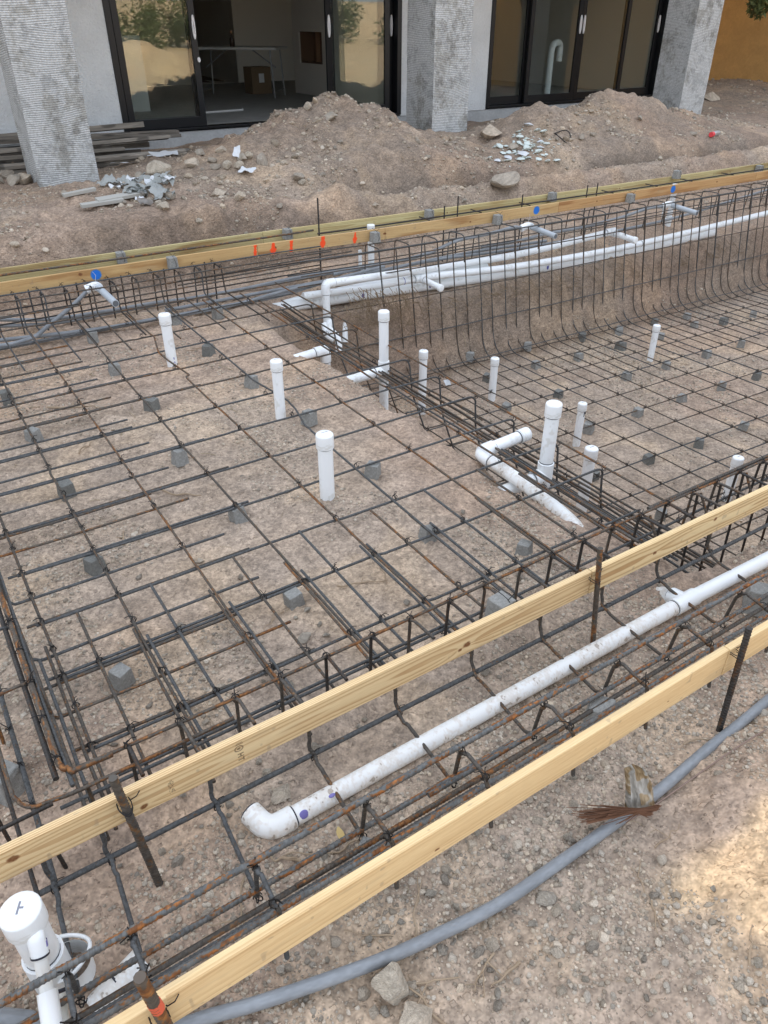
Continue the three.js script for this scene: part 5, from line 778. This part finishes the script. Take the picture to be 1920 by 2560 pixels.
// bark chunk and fibre bundle on the near conduit, string, twigs
{
  const p = dY(1383, 1742, -0.285), sh = new THREE.Shape(); sh.moveTo(-0.028, 0); sh.lineTo(-0.019, 0.06); sh.lineTo(-0.012, 0.112); sh.lineTo(0.002, 0.118); sh.lineTo(0.024, 0.097); sh.lineTo(0.031, 0.055); sh.lineTo(0.028, 0.005); sh.closePath();
  const g = new THREE.ExtrudeGeometry(sh, { depth: 0.014, bevelEnabled: true, bevelSize: 0.004, bevelThickness: 0.004, bevelSegments: 2 }), q = g.attributes.position; for (let i = 0; i < q.count; i++) { const x = q.getX(i), y = q.getY(i); q.setXYZ(i, x + 0.004 * (vn(y * 60, 1) - 0.5), y, q.getZ(i) + 0.008 * (vn(x * 40 + 4, y * 30) - 0.5) - x * x * 8); } g.computeVertexNormals();
  const uv = g.attributes.uv; for (let i = 0; i < uv.count; i++) uv.setXY(i, uv.getX(i) * 7, uv.getY(i) * 7);
  const m = single('bark_chunk', g, std(0xffffff, 0.85, { map: texture(256, 256, (x, y) => { const n = fbm(x * 22, y * 5, 4), b = S(0.5, 0.58, fbm(x * 4 + 5, y * 4 + 2, 3)), k = 0.6 * (n - 0.5); return [lerp(0.60, 0.56, b) + k, lerp(0.585, 0.48, b) + k, lerp(0.55, 0.36, b) + k]; }) }), 'grey weathered bark chunk standing against the long conduit', 'bark'); m.position.copy(p); m.position.y -= 0.01; m.rotation.set(-0.28, -0.45, 0.1); m.scale.setScalar(1.2);
  const fib = []; const c = dY(1375, 1752, -0.25); for (let i = 0; i < 150; i++) { const s = gaussian(), t = gaussian(), k = rr(0.05, 0.15), e = rr(0.02, 0.09); fib.push(sweep(spline([c.clone().add(new THREE.Vector3(-k, 0.011 * t + 0.010, -0.045 * k / 0.1 + 0.022 * s)), c.clone().add(new THREE.Vector3(-k * 0.4, 0.008 * t + 0.006, -0.018 * k / 0.1 + 0.011 * s)), c.clone().add(new THREE.Vector3(0.0, 0.005 * t, 0.004 * s)), c.clone().add(new THREE.Vector3(e * 0.8, -0.008 + 0.004 * t, 0.02 + 0.005 * s))], 5), 0.0009, 4, false)); }
  tag(single('fibre_bundle', merge(fib), std(lin(0.17, 0.08, 0.042), 0.9)), 'brown palm fibre bundle lying across the long conduit', 'fibres');
  single('string', sweep(spline([[1270, 1830], [1330, 1792], [1420, 1735], [1520, 1672], [1600, 1625], [1665, 1585]].map(([x, y]) => { const r = dY(x, y, -0.3); r.y = height(r.x, -r.z) + 0.006; return r; }), 30), 0.0022, 6), std(lin(0.28, 0.2, 0.16), 0.8), 'thin brown cord lying on the soil beside the conduit', 'cord');
  const twig = (x, y, l, r, label, group, n = 'twig', col = [0.36, 0.27, 0.18]) => { const s = dY(x, y, -0.3), a = rr(0, 6.3), pts = []; for (let k = 0; k <= 6; k++) { const px = s.x + Math.cos(a) * l * (k / 6 - 0.5) + jit(l * 0.05), pz = s.z + Math.sin(a) * l * (k / 6 - 0.5) + jit(l * 0.05); pts.push(new THREE.Vector3(px, height(px, -pz) + r + rr(0, 0.012), pz)); } const e = pts[4].clone(); const g = merge([sweep(spline(pts, 14), (q) => r * (1 - 0.5 * q / l), 6), sweep([pts[3], pts[3].clone().add(new THREE.Vector3(jit(0.05), 0.012, jit(0.05)))], r * 0.5, 5)]); return single(n, g, std(lin(...col), 0.9), label, 'twig', group); };
  for (const [x, y, l, r] of [[915, 2120, 0.16, 0.0035], [930, 2180, 0.15, 0.004], [1045, 2090, 0.1, 0.003], [1090, 2100, 0.08, 0.004], [1410, 1990, 0.08, 0.0025], [1380, 1900, 0.09, 0.002], [900, 1960, 0.17, 0.003], [700, 1830, 0.22, 0.003], [780, 1260, 0.2, 0.004], [830, 1230, 0.15, 0.003], [590, 1340, 0.12, 0.003], [160, 880, 0.3, 0.006], [185, 960, 0.1, 0.004], [380, 1060, 0.25, 0.005], [610, 1860, 0.09, 0.0045], [520, 1950, 0.14, 0.003], [480, 1985, 0.12, 0.003], [1530, 1600, 0.16, 0.0025], [1250, 1640, 0.1, 0.003], [1600, 2080, 0.08, 0.003], [800, 2010, 0.12, 0.0025], [430, 745, 0.2, 0.005], [1440, 1810, 0.1, 0.002], [265, 1150, 0.1, 0.004]]) twig(x, y, l, r, 'dry twig lying on the soil', 'dry twigs on the soil');
  single('dry_leaf', (() => { const s = new THREE.Shape(); s.moveTo(0, -0.022); s.quadraticCurveTo(0.02, -0.004, 0.006, 0.022); s.quadraticCurveTo(-0.016, 0.01, 0, -0.022); const gg = new THREE.ShapeGeometry(s, 6); gg.rotateX(-1.2); const r = dY(735, 1812, -0.29); gg.translate(r.x, r.y + 0.015, r.z); return gg; })(), std(lin(0.55, 0.40, 0.16), 0.8, { side: THREE.DoubleSide }), 'yellow dry leaf below the heavy bars', 'leaf');
  // exposed roots in the cut and straw on the soil
  const roots = []; for (let i = 0; i < 150; i++) { const big = i < 70, x = big ? rr(745, 900) : rr(900, 1600), yy = big ? rr(620, 660) : table([[900, 640], [1250, 575], [1650, 500]], x) + rr(0, 30), t = dV(x, yy, 5.16 + backShift(5)), n = big ? rr(0.1, 0.34) : rr(0.04, 0.14), pts = [t]; for (let k = 1; k < 5; k++) pts.push(new THREE.Vector3(t.x + jit(0.06) * k * 0.7, t.y - n * k / 4 + jit(0.02), t.z + 0.03 + rr(0, 0.05))); roots.push(sweep(spline(pts, 8), q => rr(0.0016, 0.0032) * (1 - q), 4, false)); }
  tag(single('exposed_roots', merge(roots), std(lin(0.25, 0.18, 0.11), 0.9)), 'tangled dry roots hanging from the far earth wall', 'roots', undefined, 'stuff');
  const straw = []; for (let i = 0; i < 900; i++) { const near = rnd() < 0.5, u = near ? rr(-0.5, 2.6) : rr(0, 7), v = near ? rr(0.15, 3) : rr(3, 8.3); if (u > 2 && v > 1.2 && v < 5.3 && u < 2.7) continue; const a = rr(0, 6.3), l = rr(0.012, near ? 0.05 : 0.1), y = height(u, v), r = near ? 0.0007 : 0.0016, b = P3(u + Math.cos(a) * l, height(u + Math.cos(a) * l, v + Math.sin(a) * l) + 0.004, v + Math.sin(a) * l); straw.push(sweep([P3(u, y + 0.003, v), P3(u, y + 0.006, v).lerp(b, 0.5).add(new THREE.Vector3(0, 0.004, 0)), b], r, 3, false)); }
  tag(single('dry_straw', merge(straw), std(lin(0.42, 0.34, 0.22), 0.9)), 'bits of dry straw and rootlets scattered over the soil', 'straw', undefined, 'stuff');
}
// ---------------------------------------------------------------- trees and shrubs (one branch hangs into view; the rest stand in the yard that the glass mirrors)
M.leaf = [[0.075, 0.10, 0.03], [0.11, 0.13, 0.04], [0.06, 0.085, 0.03]].map(c => std(lin(...c), 0.7, { side: THREE.DoubleSide })); M.bark = std(lin(0.13, 0.1, 0.075), 0.95);
function crownGeo(clumps, n, size) { const pos = [], nor = []; const a = new THREE.Vector3(), b = new THREE.Vector3(), c = new THREE.Vector3(); for (let i = 0; i < n; i++) { const [cx, cy, cz, r] = clumps[Math.floor(rnd() * clumps.length)], d = new THREE.Vector3(gaussian(), gaussian(), gaussian()).normalize().multiplyScalar(r * Math.pow(rnd(), 0.45)), o = new THREE.Vector3(cx, cy, cz).add(d); a.set(rr(-1, 1), rr(-1, 1), rr(-1, 1)).normalize(); b.set(rr(-1, 1), rr(-1, 1), rr(-1, 1)).cross(a).normalize(); const l = size * rr(0.7, 1.4), w = l * 0.38; const p = [o.clone().addScaledVector(a, -l), o.clone().addScaledVector(b, w), o.clone().addScaledVector(a, l), o.clone().addScaledVector(b, -w)]; for (const k of [0, 1, 2, 0, 2, 3]) pos.push(p[k].x, p[k].y, p[k].z); } const g = new THREE.BufferGeometry(); g.setAttribute('position', new THREE.Float32BufferAttribute(pos, 3)); g.setAttribute('uv', new THREE.Float32BufferAttribute(new Float32Array(pos.length / 3 * 2), 2)); g.computeVertexNormals(); return g; }
function tree(u, v, h, spread, n, leaf, mat, label, group, extra = [], low = 0.55) {
  const y0 = height(u, v), t = thing('tree', label, 'tree', group, P3(u, y0, v)), clumps = [], limbs = [];
  for (let k = 0; k < 11; k++) { const a = k * 2.4, r = spread * rr(0.25, 0.85), y = h * rr(low, 1); clumps.push([Math.cos(a) * r, y, Math.sin(a) * r, spread * rr(0.28, 0.45)]); limbs.push(sweep(spline([new THREE.Vector3(0, h * 0.3, 0), new THREE.Vector3(Math.cos(a) * r * 0.4, y * 0.75, Math.sin(a) * r * 0.4), new THREE.Vector3(Math.cos(a) * r, y, Math.sin(a) * r)], 6), q => 0.035 * h / 3 * (1 - q / (h * 1.2)) + 0.006, 6)); }
  for (const e of extra) { const q = e.clone().sub(t.position); clumps.push([q.x, q.y, q.z, 0.22], [q.x + 0.2, q.y + 0.25, q.z + 0.1, 0.25]); limbs.push(sweep(spline([new THREE.Vector3(0, h * 0.5, 0), new THREE.Vector3(q.x * 0.5, q.y + 0.7, q.z * 0.5), new THREE.Vector3(q.x, q.y + 0.1, q.z)], 8), 0.012, 6)); }
  part(t, 'trunk', merge([sweep(spline([new THREE.Vector3(0, -0.2, 0), new THREE.Vector3(0.05, h * 0.2, 0.03), new THREE.Vector3(0, h * 0.5, 0)], 8), q => 0.05 * h / 3 * (1.3 - q / h), 10), ...limbs]), M.bark); part(t, 'crown', crownGeo(clumps, n, leaf), mat);
}
const tip = dU(1640, 12, 15.2);
tree(16.25, 8.5, 4.2, 1.5, 5200, 0.055, M.leaf[1], 'leafy tree whose twig hangs before the orange wall', undefined, [tip]);
tree(15.9, 3.0, 4.0, 1.6, 3600, 0.07, M.leaf[0], 'dark green tree against the orange wall beyond the pool', 'trees in the yard');
for (const [u, v, h, s] of [[9, -15, 2.2, 1.6], [13, -17, 2.8, 2.0], [17, -20, 2.4, 1.9], [22, -18, 3.0, 2.2], [27, -22, 2.6, 2.2], [11, -24, 3.2, 2.4], [6, -19, 2.6, 1.9], [31, -19, 2.8, 2.2], [19, -28, 3.4, 2.8], [25, -31, 3.2, 2.8], [14, -34, 3.4, 3]]) tree(u, v - 5, h * 0.62, s, 1700, 0.11, M.leaf[Math.floor(rr(0, 3))], 'green shrub in the open ground opposite the house', 'shrubs opposite the house', [], 0.12);
const renderer = new THREE.WebGLRenderer({ antialias: true });
renderer.toneMapping = THREE.LinearToneMapping; renderer.toneMappingExposure = EXPOSURE; renderer.shadowMap.enabled = true;
renderer.render(scene, camera);
